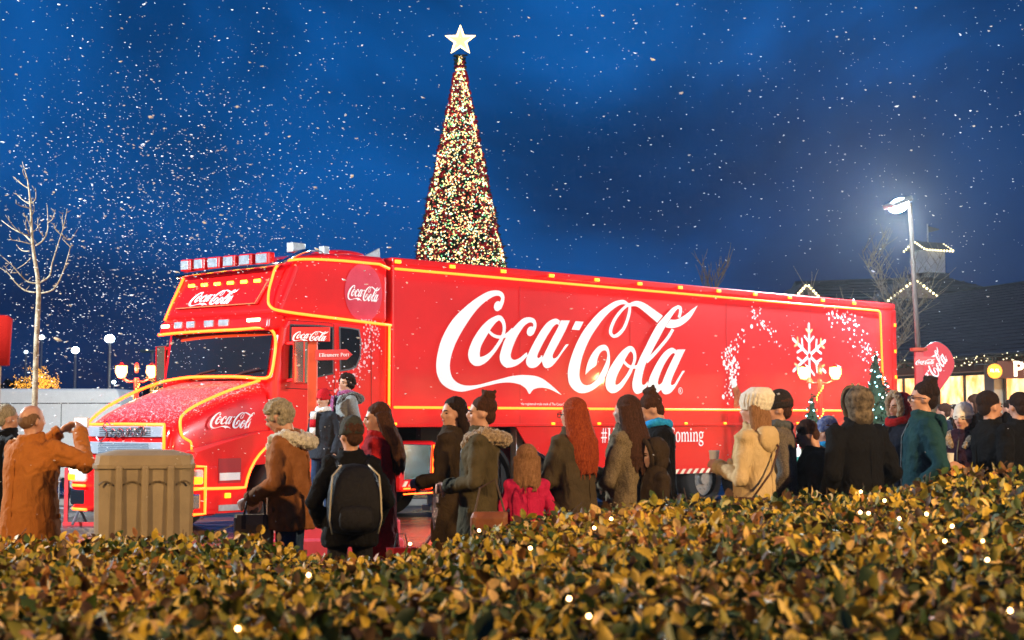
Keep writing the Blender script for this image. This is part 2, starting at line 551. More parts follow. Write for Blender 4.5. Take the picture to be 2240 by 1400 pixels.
d = MB(); d.tube([(0, 0, hs.z + .18), (0, 0, hs.z + .42)], .012, 6); d.tube([(-.32, 0, hs.z + .42), (.28, 0, hs.z + .42)], .014, 6); d.build('bracket', M_BLACK, hsn)
text_mesh('letters', 'PL PL', 0.105, glow('sign_letter_pale', (1.0, 0.93, 0.66), 2.2), hsn, (0, -.056, hs.z - .02), (1, 0, 0), (0, 0, 1), .95, .95, .004, 'CENTER', .003)

# ------------------------------------------------------------------ hall with cupola behind
def P(px, py, D): return at(px, py, D)
hall = empty('market_hall', (13.2, 60, 0), 0, 'dark gabled hall behind the lorry carrying a white roof turret', 'building')
def hl(v): return Vector(v) - Vector((13.2, 60, 0))
w = MB(); w.span(hl((11.0, 57.5, 0)), hl((24, 66, 4.9))); w.build('wall', mat('timber_wall', (0.18, 0.14, 0.12), 0.8, var=.2), hall)
r = MB()
A, B_ = hl((11.0, 62, 6.95)), hl((16.7, 62, 7.15))
r.add([A, B_, hl((22.4, 56.8, 4.9)), hl((10.6, 56.8, 4.9)), hl((22.4, 67, 4.9)), hl((10.6, 67, 4.9))], [(0, 1, 2, 3), (1, 0, 5, 4), (1, 4, 2), (0, 3, 5)])
for k in range(16):   # slate courses
    t0 = k / 16.0
    for (p0, p1, q0, q1) in ((hl((10.6, 56.8, 4.9)), A, hl((22.4, 56.8, 4.9)), B_),):
        a0, b0 = p0.lerp(p1, t0), q0.lerp(q1, t0)
        r.tube([a0 + Vector((0, -.02, .02)), b0 + Vector((0, -.02, .02))], .022, 4)
r.build('roof', M_SLATE, hall)
M_EAVEBULB = glow('eave_bulb', (1.0, 0.86, 0.50), 4.0, False)
def gable(cx, cz, half, D, h, nb):
    gp = MB()
    a, bb, c = hl((cx - half, D, cz)), hl((cx + half, D, cz)), hl((cx, D, cz + h))
    back = Vector((0, 4, 0))
    gp.add([a, bb, c, a + back, bb + back, c + back], [(0, 1, 2), (3, 5, 4), (0, 2, 5, 3), (1, 4, 5, 2)])
    go_ = gp.build('gable', mat('gable_boards', (0.26, 0.20, 0.18), 0.8, var=.2), hall)
    rp = MB()
    for (s0, s1) in ((a, c), (bb, c)):
        dd = (s1 - s0)
        o_ = Vector((-dd.z, 0, dd.x)).normalized()
        if o_.z < 0: o_ = -o_
        s0x = s0 - dd * .18
        rp.add([s0x + Vector((0, -.25, 0)), s1 + Vector((0, -.25, 0)), s1 + back, s0x + back, s0x + o_ * .1 + Vector((0, -.25, 0)), s1 + o_ * .1 + Vector((0, -.25, 0)), s1 + o_ * .1 + back, s0x + o_ * .1 + back],
               [(0, 1, 5, 4), (4, 5, 6, 7), (0, 3, 2, 1), (0, 4, 7, 3)])
    rp.build('gable_roof', M_SLATE, hall)
    bl = MB()
    for (s0, s1) in ((a, c), (bb, c)):
        s0x = s0 - (s1 - s0) * .18
        for q in range(nb):
            bl.ell(s0x.lerp(s1, (q + .3) / nb) + Vector((0, -.32, -.02)), .045, 6, 4)
    tag(bl.build('eave_bulbs', M_EAVEBULB, hall), kind='stuff')
    vt = MB(); vt.span(hl((cx - .08, D - .03, cz + .05)), hl((cx + .08, D - .004, cz + h * .6))); vt.build('vent', M_BLACK, hall)
p1 = P(1997, 612, 56.3); p2 = P(1997, 652, 56.3)
gable(p1.x, p2.z, .84, 56.3, p1.z - p2.z, 9)
p1 = P(1762, 622, 57.2); p2 = P(1762, 650, 57.2)
gable(p1.x, p2.z, .42, 57.2, p1.z - p2.z, 6)
# turret
cu = P(2031, 592, 61.0)
turret = MB(); s_ = .44
rot = Matrix.Rotation(math.radians(28), 3, 'Z')
turret.box(hl((cu.x, 61, cu.z + .27)), (2 * s_, 2 * s_, .95), rot)
tu = turret.build('turret', mat('turret_white', (0.80, 0.80, 0.78), 0.7, var=.08), hall)
tb = MB(); tb.box(hl((cu.x, 61, cu.z - .22)), (2 * s_ + .2, 2 * s_ + .2, .2), rot); tb.build('turret_base', M_SLATE, tu)
tr_ = MB()
zt = cu.z + .745; rr = [rot @ Vector(q) for q in ((-.72, -.62, 0), (.72, -.62, 0), (.72, .62, 0), (-.72, .62, 0), (-.72, 0, .36), (.72, 0, .36))]
cc = hl((cu.x, 61, zt))
tr_.add([cc + q for q in rr], [(0, 1, 5, 4), (2, 3, 4, 5), (0, 4, 3), (1, 2, 5), (0, 3, 2, 1)])
tr_.build('turret_roof', M_SLATE, tu)
bl = MB()
edges = [(rr[0], rr[1], 10), (rr[0], rr[4], 5), (rr[3], rr[4], 5), (rr[1], rr[5], 5)]
for (q0, q1, nn) in edges:
    for k in range(nn):
        bl.ell(cc + q0.lerp(q1, (k + .5) / nn) + Vector((0, -.05, -.03)), .035, 6, 4)
tag(bl.build('turret_bulbs', M_EAVEBULB, tu), kind='stuff')
fl = MB(); fl.tube([cc + Vector((0, 0, .3)), cc + Vector((0, 0, 1.05))], .022, 6); fl.build('flag_pole', M_STEEL, tu)
fg = MB()
fz = cc + Vector((0, 0, .98))
fg.prism([(0, 0), (.45, -.12), (.42, -.16), (0, -.27)], lambda a, b_: fz + Vector((a, -.01, b_)), lambda a, b_: fz + Vector((a, .01, b_)))
fg.build('pennant', mat('pennant_dark', (0.02, 0.025, 0.03), .7), tu)

# ------------------------------------------------------------------ trees
def twig_tree(name, base, height, label, material, seed=1, spread=.5, levels=4, r0=.05, first=.35, bulbs=None, cat='tree', group=None, lean=(0, 0), nbr=3):
    R = random.Random(seed)
    root = empty(name, base, 0, label, cat, group)
    tk, cr, tips = MB(), MB(), []
    def grow(p, d, L, r, lv):
        pts, rad = [p], [r]
        q = p.copy(); dd = d.copy()
        for k in range(4):
            dd = (dd + Vector((R.uniform(-.16, .16), R.uniform(-.16, .16), R.uniform(-.02, .16)))).normalized()
            q = q + dd * L / 4
            pts.append(q.copy()); rad.append(r * (1 - .16 * (k + 1)))
            if lv < levels:
                nb_ = nbr if lv else 1 + (k > 0) * 2
                for _ in range(nb_ if R.random() < .62 else 1):
                    a = R.uniform(0, 2 * PI)
                    side = Vector((math.cos(a), math.sin(a), R.uniform(-.05, .6))).normalized()
                    nd = (dd * (1 - spread) + side * spread).normalized()
                    grow(q.copy(), nd, L * R.uniform(.42, .68), r * .5, lv + 1)
        (tk if lv == 0 else cr).tube(pts, rad, 6 if lv < 2 else 4, cap=lv < 2)
        if lv >= 1: tips.extend(pts[1:])
    tk.tube([(0, 0, 0), (0, 0, height * first)], [r0 * 1.25, r0], 8)
    grow(Vector((0, 0, height * first)), Vector((lean[0], lean[1], 1)), height * (1 - first) * .62, r0, 0)
    tk.build('trunk', material, root, smooth=True)
    cr.build('crown', material, root, smooth=True)
    if bulbs:
        bm_ = MB()
        for p in tips:
            if R.random() > .55: continue
            for _ in range(bulbs):
                bm_.ell(p + Vector((R.uniform(-1, 1), R.uniform(-1, 1), R.uniform(-1, 1))) * .09, .017, 5, 4)
        tag(bm_.build('fairy_lights', glow('tree_fairy_light', (1.0, 0.46, 0.05), 2.4, False), root), kind='stuff')
    return root
M_BARKF = mat('frosted_bark', (0.16, 0.105, 0.055), 0.8, color2=(0.40, 0.34, 0.24), vscale=14, bump=.3, bscale=40)
M_BARKD = mat('dark_bark', (0.10, 0.07, 0.05), 0.85, color2=(0.2, 0.15, 0.1), vscale=14, bump=.3)
q = at(1945, 700, 41.0)
twig_tree('bare_tree', (q.x, 41.0, 0), 6.0, 'frosted bare tree with spreading twigs behind the lorry tail', M_BARKF, 5, .55, 3, .055, .3, nbr=3)
q = at(1830, 700, 43.0)
twig_tree('bare_tree', (q.x, 43.0, 0), 5.6, 'slim bare tree tops showing over the lorry below small gable', M_BARKF, 9, .42, 2, .05, .35)
q = at(1550, 620, 40.0)
twig_tree('bare_tree', (q.x, 40.0, 0), 5.6, 'leafless sapling tip above the middle of the trailer roof', M_BARKD, 12, .35, 2, .045, .55)
q = at(112, 830, 72)
twig_tree('lit_tree', (q.x, 72, 0), 3.9, 'small far tree with sparse golden fairy lights above white van', M_BARKD, 21, .6, 3, .05, .5, bulbs=1, nbr=2)
q = at(44, 830, 66)
twig_tree('lit_tree', (q.x, 66, 0), 3.4, 'low far tree strung with few golden lights beside red banner', M_BARKD, 23, .65, 2, .05, .5, bulbs=2)
q = at(352, 830, 60)
twig_tree('lit_tree', (q.x, 60, 0), 3.1, 'golden lit shrub tree behind the twin lantern', M_BARKD, 27, .5, 2, .04, .5, bulbs=2)

# young tree at the left, limbs followed from the photograph at its own distance
yt = at(78, 880, 20.0)
root = empty('young_tree', (yt.x, 20.0, 0), 0, 'slender frosted young tree with upswept bare branches beside red banner', 'tree')
def L5(x, y, dy=0.0):
    p = at(x / 2.5, 340 + y / 2.5, 20.0 + dy)
    return p - Vector((yt.x, 20.0, 0))
R = random.Random(3)
tk = MB()
tp = [L5(190, 1345), L5(200, 1000), L5(212, 760), L5(205, 660), L5(185, 540), L5(175, 450), L5(170, 330), L5(160, 200), L5(150, 130), L5(122, 35)]
tp = [Vector((tp[0].x, 0, 0))] + tp
tk.tube(tp, [.042, .038, .034, .031, .027, .023, .019, .015, .011, .008, .003], 8)
tk.build('trunk', M_BARKF, root, smooth=True)
brs = [[(215, 755), (290, 735), (335, 660), (370, 560), (385, 500), (400, 490)], [(385, 500), (350, 465), (340, 455)],
       [(213, 700), (270, 660), (285, 590), (310, 510), (335, 430), (350, 380), (368, 290)], [(335, 430), (380, 465), (420, 410)], [(335, 435), (300, 400), (297, 370)], [(345, 400), (340, 350), (345, 310)],
       [(195, 495), (235, 465), (258, 420), (262, 360), (258, 270)], [(260, 370), (290, 345), (302, 295)], [(235, 440), (215, 410), (215, 385)],
       [(170, 470), (130, 430), (85, 410), (40, 380), (8, 355)], [(165, 440), (110, 420), (65, 375), (30, 325)], [(170, 485), (110, 470), (50, 460)], [(160, 525), (120, 520), (90, 490)],
       [(205, 700), (150, 690), (100, 640), (60, 595), (-10, 535)], [(200, 750), (140, 740), (85, 695), (40, 640), (-30, 600)], [(170, 560), (140, 590), (95, 620)],
       [(168, 270), (120, 240), (85, 205)], [(165, 265), (195, 240), (195, 180)], [(155, 180), (110, 150), (72, 115)], [(165, 290), (110, 275), (85, 260)],
       [(170, 400), (150, 350), (125, 315)], [(150, 130), (128, 100), (124, 80)], [(175, 420), (205, 395), (205, 340)], [(172, 330), (186, 300), (183, 260)], [(100, 640), (60, 640), (20, 600)], [(160, 430), (140, 380), (150, 330)]]
cr = MB()
for bch in brs:
    dd = R.uniform(-.5, .5)
    pts = [L5(x, y, dd * k / len(bch)) for k, (x, y) in enumerate(bch)]
    pts = [Vector(v) for v in catmull(pts, 3)]
    n_ = len(pts); ra = .0125 if len(bch) > 4 else .0085
    cr.tube(pts, [ra * (1 - .75 * k / n_) for k in range(n_)], 5)
    for k in range(1, n_ - 1, 2):       # buds and spurs
        s0 = pts[k]; cr.tube([s0, s0 + Vector((R.uniform(-.05, .05), R.uniform(-.05, .05), R.uniform(.0, .07)))], [.006, .002], 4)
cr.build('crown', M_BARKF, root, smooth=True)

# far dark hedge line at the left horizon
hb = MB()
R = random.Random(8)
for i in range(5200):
    x = R.uniform(-48, -18); t = R.random()
    c = Vector((x, 92 + R.uniform(-1, 1), .2 + 3.9 * t * (0.75 + .35 * noise.noise(Vector((x * .3, 0, 0))))))
    a, bq, cq = [Vector((R.uniform(-1, 1), R.uniform(-1, 1), R.uniform(-1, 1))) * .4 for _ in range(3)]
    hb.add([c + a, c + bq, c + cq], [(0, 1, 2)])
tag(hb.build('distant_shrubs', mat('far_foliage', (0.02, 0.028, 0.022), .9), fix=False), 'dark line of shrubs along the far edge of the car park', 'shrubs', kind='stuff')

# ------------------------------------------------------------------ lettering: drawn as ribbons of changing width
class Frame:                      # a vehicle's own axes: x forward, y towards its left (our) side
    def __init__(s, yaw, ox, oy):
        s.a = yaw; s.f = Vector((-math.sin(yaw), -math.cos(yaw), 0)); s.l = Vector((math.cos(yaw), -math.sin(yaw), 0))
        s.o = Vector((ox, oy, 0)); s.rz = math.atan2(s.f.y, s.f.x)
    def side(s, px, py, y):
        d = ray(px, py); O = Vector((0, 0, CAM_H))
        t = (s.o + s.l * y - O).dot(s.l) / d.dot(s.l)
        p = O + d * t - s.o
        return p.dot(s.f), p.z
    def front(s, px, py, x):
        d = ray(px, py); O = Vector((0, 0, CAM_H))
        t = (s.o + s.f * x - O).dot(s.f) / d.dot(s.f)
        p = O + d * t - s.o
        return p.dot(s.l), p.z
TR = Frame(0.7926, -2.6895, 24.8481)
TC = Frame(math.radians(38), -2.7828, 24.6443)

def crop(ox, pts): return [(ox + x / 5.384, 620 + y / 5.384) for x, y in pts]
A_, B0 = 940, 1220
def cw(pts):                      # centre + width -> two edges
    p = np.array([q[:2] for q in pts], float); w = np.array([q[2] for q in pts], float)
    t = np.gradient(p, axis=0); t /= np.linalg.norm(t, axis=1)[:, None] + 1e-9
    n = np.stack([-t[:, 1], t[:, 0]], 1)
    return [tuple(v) for v in p + n * w[:, None] / 2], [tuple(v) for v in p - n * w[:, None] / 2]
LOGO_PX = []
def rib(ox, L, R): LOGO_PX.append((crop(ox, L), crop(ox, R)))
def ribc(ox, C, closed=False):
    C = [tuple(v) for v in catmull(C, 3, closed)]
    if closed: C = C + C[:2]
    rib(ox, *cw(C))
def blob(ox, x, y, rx, ry, rot=0.0):
    L, R_ = [], []
    for k in range(11):
        a = -PI / 2 + PI * k / 10
        for (lst, sg) in ((L, 1), (R_, -1)):
            u, v = sg * rx * math.cos(a), ry * math.sin(a)
            lst.append((x + u * math.cos(rot) - v * math.sin(rot), y + u * math.sin(rot) + v * math.cos(rot)))
    rib(ox, L, R_)
rib(A_, [(838, 305), (868, 235), (879, 165), (862, 115), (820, 88), (765, 82), (690, 95), (600, 140), (500, 208), (390, 300), (290, 400), (200, 530), (130, 680), (88, 840), (74, 970), (88, 1080), (140, 1180), (240, 1248), (360, 1275), (470, 1258), (610, 1222), (750, 1188), (850, 1170), (960, 1168), (1062, 1190)],
    [(800, 300), (826, 215), (838, 180), (826, 154), (800, 145), (755, 152), (705, 180), (640, 225), (570, 290), (490, 390), (410, 510), (340, 630), (285, 750), (248, 870), (235, 970), (245, 1060), (280, 1130), (345, 1180), (430, 1203), (520, 1200), (600, 1187), (700, 1160), (850, 1120), (960, 1092), (1082, 1078)])
blob(A_, 798, 268, 44, 60, .25)
rib(A_, [(1082, 1078), (1180, 1082), (1260, 1095), (1330, 1125), (1400, 1175), (1470, 1235), (1550, 1312)], [(1062, 1190), (1130, 1238), (1172, 1303), (1215, 1252), (1290, 1230), (1400, 1242), (1550, 1314)])
ribc(A_, [(825, 408, 58), (868, 470, 42), (872, 560, 36), (843, 650, 40), (790, 740, 42), (725, 825, 50), (640, 895, 80), (550, 915, 118), (518, 840, 138), (545, 720, 122), (620, 585, 116), (700, 480, 94), (770, 422, 68)], True)
ribc(A_, [(690, 560, 30), (740, 607, 36), (800, 630, 38), (870, 625, 40), (930, 590, 46), (985, 545, 60)])
rib(A_, [(1218, 600), (1248, 530), (1252, 470), (1228, 418), (1170, 398), (1100, 412), (1030, 470), (950, 560), (885, 655), (843, 765), (820, 860), (832, 930), (880, 982), (945, 990), (1020, 965), (1090, 915), (1150, 850)],
    [(1180, 600), (1205, 530), (1218, 490), (1203, 463), (1165, 462), (1110, 500), (1065, 565), (1025, 630), (990, 710), (962, 790), (950, 850), (965, 888), (1000, 900), (1050, 880), (1090, 850), (1120, 825), (1140, 810)])
blob(A_, 1184, 563, 43, 58, .3)
rib(A_, [(1530, 440), (1480, 415), (1400, 445), (1330, 520), (1260, 630), (1190, 760), (1140, 870), (1130, 930), (1155, 980), (1205, 997), (1265, 975), (1330, 900)],
    [(1512, 495), (1495, 478), (1455, 505), (1410, 570), (1360, 650), (1310, 745), (1270, 830), (1262, 865), (1275, 880), (1290, 872), (1305, 860), (1320, 845)])
rib(A_, [(1540, 436), (1500, 530), (1440, 640), (1370, 780), (1320, 890), (1325, 950), (1350, 990), (1390, 997), (1440, 970), (1500, 900), (1570, 800), (1632, 718)],
    [(1645, 437), (1600, 540), (1550, 640), (1490, 750), (1445, 840), (1450, 880), (1465, 882), (1490, 870), (1520, 835), (1560, 775), (1590, 730), (1610, 716)])
rib(B0, [(205, 445), (158, 543)], [(300, 452), (250, 550)])
rib(B0, [(835, 240), (790, 203), (740, 195), (660, 215), (570, 270), (470, 350), (380, 450), (290, 570), (210, 720), (150, 880), (118, 1010), (115, 1090), (130, 1180), (180, 1250), (250, 1290), (320, 1290), (400, 1260), (480, 1200), (550, 1110), (600, 980), (610, 880), (600, 790), (575, 740), (540, 722), (480, 738), (420, 798), (370, 880), (340, 960), (325, 1030), (320, 1072)],
    [(828, 268), (790, 247), (740, 250), (680, 280), (610, 335), (530, 420), (450, 530), (385, 630), (325, 755), (280, 880), (256, 1000), (250, 1075), (258, 1130), (280, 1172), (312, 1196), (350, 1198), (400, 1178), (460, 1120), (515, 1030), (560, 930), (578, 860), (575, 815), (562, 794), (546, 788), (512, 800), (482, 840), (460, 900), (447, 965), (385, 1012), (322, 1075)])
ribc(B0, [(842, 250, 26), (840, 330, 33), (815, 430, 35), (772, 530, 38), (710, 600, 42), (655, 622, 36), (620, 590, 36), (620, 540, 38), (640, 480, 38), (675, 410, 36), (730, 335, 34), (795, 272, 32), (850, 246, 36)])
rib(B0, [(838, 236), (900, 210), (960, 212), (1030, 240), (1110, 295), (1180, 345), (1232, 382)], [(850, 272), (905, 268), (950, 285), (1010, 330), (1080, 390), (1140, 440), (1165, 465)])
rib(B0, [(1320, 425), (1380, 428), (1440, 405), (1510, 360), (1570, 310), (1637, 262)], [(1262, 515), (1320, 526), (1390, 518), (1470, 482), (1560, 400), (1640, 264)])
rib(B0, [(1418, 255), (1350, 285), (1290, 345), (1230, 410), (1170, 480), (1100, 600), (1030, 740), (960, 880), (910, 1010), (880, 1130), (872, 1190), (880, 1250), (910, 1295), (950, 1298), (1000, 1270), (1060, 1190)],
    [(1405, 300), (1370, 340), (1330, 400), (1290, 462), (1240, 545), (1185, 650), (1130, 750), (1080, 850), (1030, 950), (1000, 1050), (985, 1130), (985, 1175), (998, 1195), (1015, 1192), (1035, 1175), (1050, 1150)])
ribc(B0, [(1400, 277, 40), (1432, 285, 38), (1440, 315, 33), (1434, 360, 32), (1420, 402, 32)])
ribc(B0, [(1350, 540, 34), (1290, 640, 36), (1200, 750, 38), (1120, 840, 42), (1035, 925, 44)])
ribc(B0, [(855, 768, 60), (893, 815, 40), (900, 890, 34), (880, 960, 34), (840, 1050, 40), (790, 1130, 46), (720, 1215, 64), (640, 1238, 112), (613, 1170, 117), (640, 1060, 115), (700, 950, 110), (760, 850, 90), (810, 790, 70)], True)
ribc(B0, [(762, 910, 30), (815, 965, 34), (870, 988, 36), (945, 975, 36)])
rib(B0, [(1395, 790), (1340, 758), (1270, 790), (1200, 870), (1130, 990), (1075, 1110), (1055, 1200), (1065, 1260), (1100, 1298), (1150, 1300), (1200, 1260), (1230, 1220)],
    [(1378, 835), (1355, 820), (1320, 845), (1270, 915), (1225, 1000), (1190, 1090), (1172, 1160), (1178, 1190), (1195, 1190), (1210, 1180), (1220, 1170), (1225, 1165)])
rib(B0, [(1400, 780), (1360, 860), (1300, 980), (1240, 1120), (1210, 1210), (1215, 1265), (1240, 1300), (1280, 1305), (1330, 1280), (1390, 1200), (1450, 1090), (1490, 1030)],
    [(1495, 778), (1450, 870), (1400, 980), (1350, 1090), (1325, 1170), (1330, 1195), (1345, 1197), (1370, 1180), (1400, 1130), (1440, 1065), (1455, 1040), (1465, 1028)])
NL = len(LOGO_PX)
LOGO = []                         # in metres as it lies on the trailer side: (right, up)
for (L, R_) in LOGO_PX:
    LOGO.append(tuple([(-TR.side(x, y, 1.275)[0], TR.side(x, y, 1.275)[1]) for x, y in E] for E in (L, R_)))
LX0 = min(p[0] for s in LOGO for E in s for p in E); LX1 = max(p[0] for s in LOGO for E in s for p in E)
LZ0 = min(p[1] for s in LOGO for E in s for p in E); LZ1 = max(p[1] for s in LOGO for E in s for p in E)
LW = LX1 - LX0
def ribbon_mesh(mb, L, R_, fn, n=4, base=0.0, rise=0.002):
    l, r = catmull(L, n), catmull(R_, n)
    k = len(l)
    vs, fs = [], []
    for i in range(k):
        dz = base + rise * i / max(1, k - 1)
        vs += [fn(l[i][0], l[i][1], dz), fn(r[i][0], r[i][1], dz)]
    for i in range(k - 1):
        fs.append((2 * i, 2 * i + 1, 2 * i + 3, 2 * i + 2))
    mb.add(vs, fs)
def place_logo(parent, org, right, up, width, material=None, name='script_lettering', n=4, lift=.004, skew=0.0, height=1.0):
    r, u = Vector(right).normalized(), Vector(up).normalized()
    nr = r.cross(u); s = width / LW; o = Vector(org)
    mb = MB()
    for k, (L, R_) in enumerate(LOGO):
        fn = lambda a, b, dz: o + r * ((a - LX0) * s + skew * (b - LZ0) * s) + u * (b - LZ0) * s * height + nr * dz
        ribbon_mesh(mb, L, R_, fn, n, lift + k * .0006 * max(.35, min(1, s * 3)), .0005)
    me = mb.build(name, material or M_WHITEP, parent, fix=False)
    # make every face look outwards
    for p in me.data.polygons:
        if p.normal.dot(nr) < 0: p.flip()
    return me

# a small serif alphabet, strokes (x, y, width)
def S(*p): return list(p)
T_, H_ = .045, .13
def serif(x, y, w=.24): return S((x - w / 2, y, T_), (x + w / 2, y, T_))
GL = {
 '#': (.62, [S((.20, 0, .07), (.27, .72, .07)), S((.40, 0, .07), (.47, .72, .07)), S((.06, .25, .06), (.58, .25, .06)), S((.08, .48, .06), (.60, .48, .06))]),
 'H': (.78, [S((.16, 0, H_), (.16, .72, H_)), S((.60, 0, H_), (.60, .72, H_)), S((.16, .38, T_), (.60, .38, T_)), serif(.16, .02), serif(.16, .70), serif(.60, .02), serif(.60, .70)]),
 'A': (.72, [S((.08, 0, T_), (.34, .72, T_)), S((.34, .72, H_), (.60, 0, H_)), S((.17, .25, T_), (.5, .25, T_)), serif(.08, .02), serif(.60, .02)]),
 'C': (.70, [S((.62, .60, .05), (.50, .69, .06), (.36, .70, .08), (.20, .58, .13), (.14, .36, .14), (.20, .14, .13), (.36, .02, .08), (.52, .03, .06), (.64, .14, .04)), S((.62, .52, .04), (.62, .70, .04))]),
 'E': (.64, [S((.16, 0, H_), (.16, .72, H_)), S((.05, .70, T_), (.56, .70, T_)), S((.05, .02, T_), (.58, .02, T_)), S((.16, .37, T_), (.42, .37, T_)), S((.56, .55, .05), (.56, .72, .05)), S((.58, 0, .05), (.58, .18, .05))]),
 'P': (.62, [S((.16, 0, H_), (.16, .72, H_)), serif(.16, .02), S((.05, .70, T_), (.34, .70, .05), (.50, .63, .10), (.54, .52, .12), (.48, .40, .10), (.34, .33, .05), (.18, .33, T_))]),
 'o': (.54, [S((.27, .50, .05), (.14, .42, .10), (.10, .25, .12), (.14, .08, .10), (.27, .0, .05), (.40, .08, .10), (.44, .25, .12), (.40, .42, .10), (.27, .50, .05))]),
 'e': (.50, [S((.12, .27, .04), (.42, .30, .04), (.40, .42, .08), (.28, .50, .05), (.14, .42, .10), (.10, .25, .12), (.14, .08, .10), (.28, .0, .06), (.42, .09, .04))]),
 'l': (.30, [S((.15, 0, .12), (.15, .74, .12)), serif(.15, .02), S((.04, .72, T_), (.15, .72, T_))]),
 'i': (.30, [S((.15, 0, .12), (.15, .48, .12)), serif(.15, .02), S((.04, .46, T_), (.15, .46, T_)), S((.10, .64, .10), (.20, .64, .10))]),
 'd': (.58, [S((.44, 0, .12), (.44, .74, .12)), S((.33, .72, T_), (.44, .72, T_)), S((.44, .02, T_), (.56, .02, T_)), S((.44, .42, .04), (.28, .50, .06), (.13, .40, .11), (.10, .24, .12), (.15, .07, .10), (.28, .0, .06), (.44, .09, .04))]),
 'a': (.52, [S((.08, .40, .08), (.16, .49, .06), (.28, .49, .06), (.38, .38, .11), (.39, .10, .12), (.50, .02, .05)), S((.39, .30, .04), (.20, .26, .07), (.10, .14, .11), (.16, .02, .08), (.28, .02, .05), (.39, .12, .04))]),
 'y': (.54, [S((.10, .48, .12), (.30, .02, .11)), S((.47, .48, .04), (.28, -.06, .05), (.18, -.20, .08), (.06, -.18, .08)), serif(.10, .47, .2), serif(.47, .47, .16)]),
 's': (.42, [S((.36, .38, .05), (.30, .48, .05), (.18, .49, .07), (.10, .40, .10), (.20, .27, .12), (.33, .18, .12), (.32, .04, .09), (.20, .0, .06), (.07, .06, .05), (.05, .16, .04))]),
 'r': (.42, [S((.15, 0, .12), (.15, .48, .12)), serif(.15, .02), S((.04, .46, T_), (.15, .46, T_)), S((.15, .32, .05), (.24, .46, .07), (.34, .47, .10), (.39, .42, .09))]),
 'm': (.86, [S((.14, 0, .11), (.14, .48, .11)), S((.43, 0, .11), (.43, .34, .11), (.36, .47, .08), (.26, .46, .05), (.14, .33, .04)), S((.72, 0, .11), (.72, .34, .11), (.65, .47, .08), (.55, .46, .05), (.43, .33, .04)), serif(.14, .02, .2), serif(.43, .02, .2), serif(.72, .02, .2), S((.03, .46, T_), (.14, .46, T_))]),
 'n': (.60, [S((.15, 0, .11), (.15, .48, .11)), S((.46, 0, .11), (.46, .34, .11), (.39, .47, .08), (.28, .46, .05), (.15, .33, .04)), serif(.15, .02, .22), serif(.46, .02, .22), S((.04, .46, T_), (.15, .46, T_))]),
 'g': (.54, [S((.26, .50, .05), (.13, .44, .09), (.10, .33, .10), (.14, .22, .09), (.26, .17, .05), (.38, .22, .09), (.42, .33, .10), (.38, .44, .09), (.26, .50, .05)), S((.38, .44, .05), (.53, .48, .06)), S((.16, .19, .04), (.10, .09, .06), (.20, .03, .09), (.36, .0, .10), (.45, -.09, .09), (.36, -.20, .06), (.18, -.21, .06), (.06, -.13, .08), (.10, -.02, .05), (.18, .03, .04))]),
 't': (.36, [S((.17, .62, .06), (.17, .10, .11), (.24, .01, .07), (.34, .05, .04)), S((.05, .46, T_), (.33, .46, T_))]),
 ' ': (.30, []), 'p': (.5, []),
}
def serif_text(txt, parent, org, right, up, size, material, xs=1.0, name='lettering', lift=.004):
    r, u = Vector(right).normalized(), Vector(up).normalized()
    nr = r.cross(u); o = Vector(org); mb = MB(); x = 0.0; k = 0
    for ch in txt:
        adv, sts = GL[ch]
        for st in sts:
            c = [tuple(v) for v in catmull(st, 3)] if len(st) > 2 else st
            L, R_ = cw(c)
            fn = lambda a, b, dz: o + r * (x + a) * size * xs + u * b * size + nr * dz
            ribbon_mesh(mb, L, R_, fn, 1, lift + (k % 7) * .0004, .0003); k += 1
        x += adv
    ob = mb.build(name, material, parent, fix=False)
    for p in ob.data.polygons:
        if p.normal.dot(nr) < 0: p.flip()
    return ob, x * size * xs

# ------------------------------------------------------------------ the trailer
HW = 1.275
trailer = empty('semi_trailer', TR.o, TR.rz, 'long red box trailer with huge white script lettering and amber rope lights', 'trailer')
LT = 13.85
b = MB(); b.span((0, -HW, 1.45), (-LT, HW, 3.97)); b.build('box_body', M_REDPANEL, trailer, bevel=.03)
b = MB(); b.span((.006, -HW - .012, 3.88), (-LT - .006, HW + .014, 4.0)); b.build('roof_rail', M_RED, trailer, bevel=.02)
b = MB(); b.span((-LT + .14, HW + .001, 1.46), (-LT - .02, HW + .018, 3.87)); b.build('rear_post', M_RED, trailer, bevel=.008)
for xj in (-2.7, -5.4, -8.1, -10.8):
    m = MB(); m.span((xj - .003, HW + .0005, 1.47), (xj + .003, HW + .0022, 3.87)); m.build('panel_joint', mat('joint_red', (.34, .006, .007), .5), trailer)
m = MB(); m.span((-.02, HW + .001, 1.455), (-LT, HW + .010, 1.50)); m.build('floor_rail', M_RED, trailer, bevel=.004)
# skirt with its slanted front edge
sk = MB()
poly = [(-2.62, 1.447), (-LT, 1.447), (-LT, .69), (-3.25, .69)]
sk.prism(poly, lambda x, z: (x, HW - .03, z), lambda x, z: (x, HW - .004, z))
skirt = sk.build('side_skirt', M_RED, trailer)
sk = MB(); sk.prism(poly, lambda x, z: (x, -HW + .004, z), lambda x, z: (x, -HW + .03, z)); sk.build('side_skirt', M_RED, trailer)
# skirt panel joints
for xj in (-3.9, -6.55, -8.6, -10.9):
    jn = MB(); jn.span((xj - .004, HW - .006, .70), (xj + .004, HW - .002, 1.44)); jn.build('panel_joint', M_BLACK, skirt)
ps = MB(); ps.span((-8.35, HW - .006, .78), (-9.2, HW + .002, 1.30)); ps.build('locker_door', mat('locker_red', (0.42, 0.008, 0.009), .4), skirt, bevel=.004)
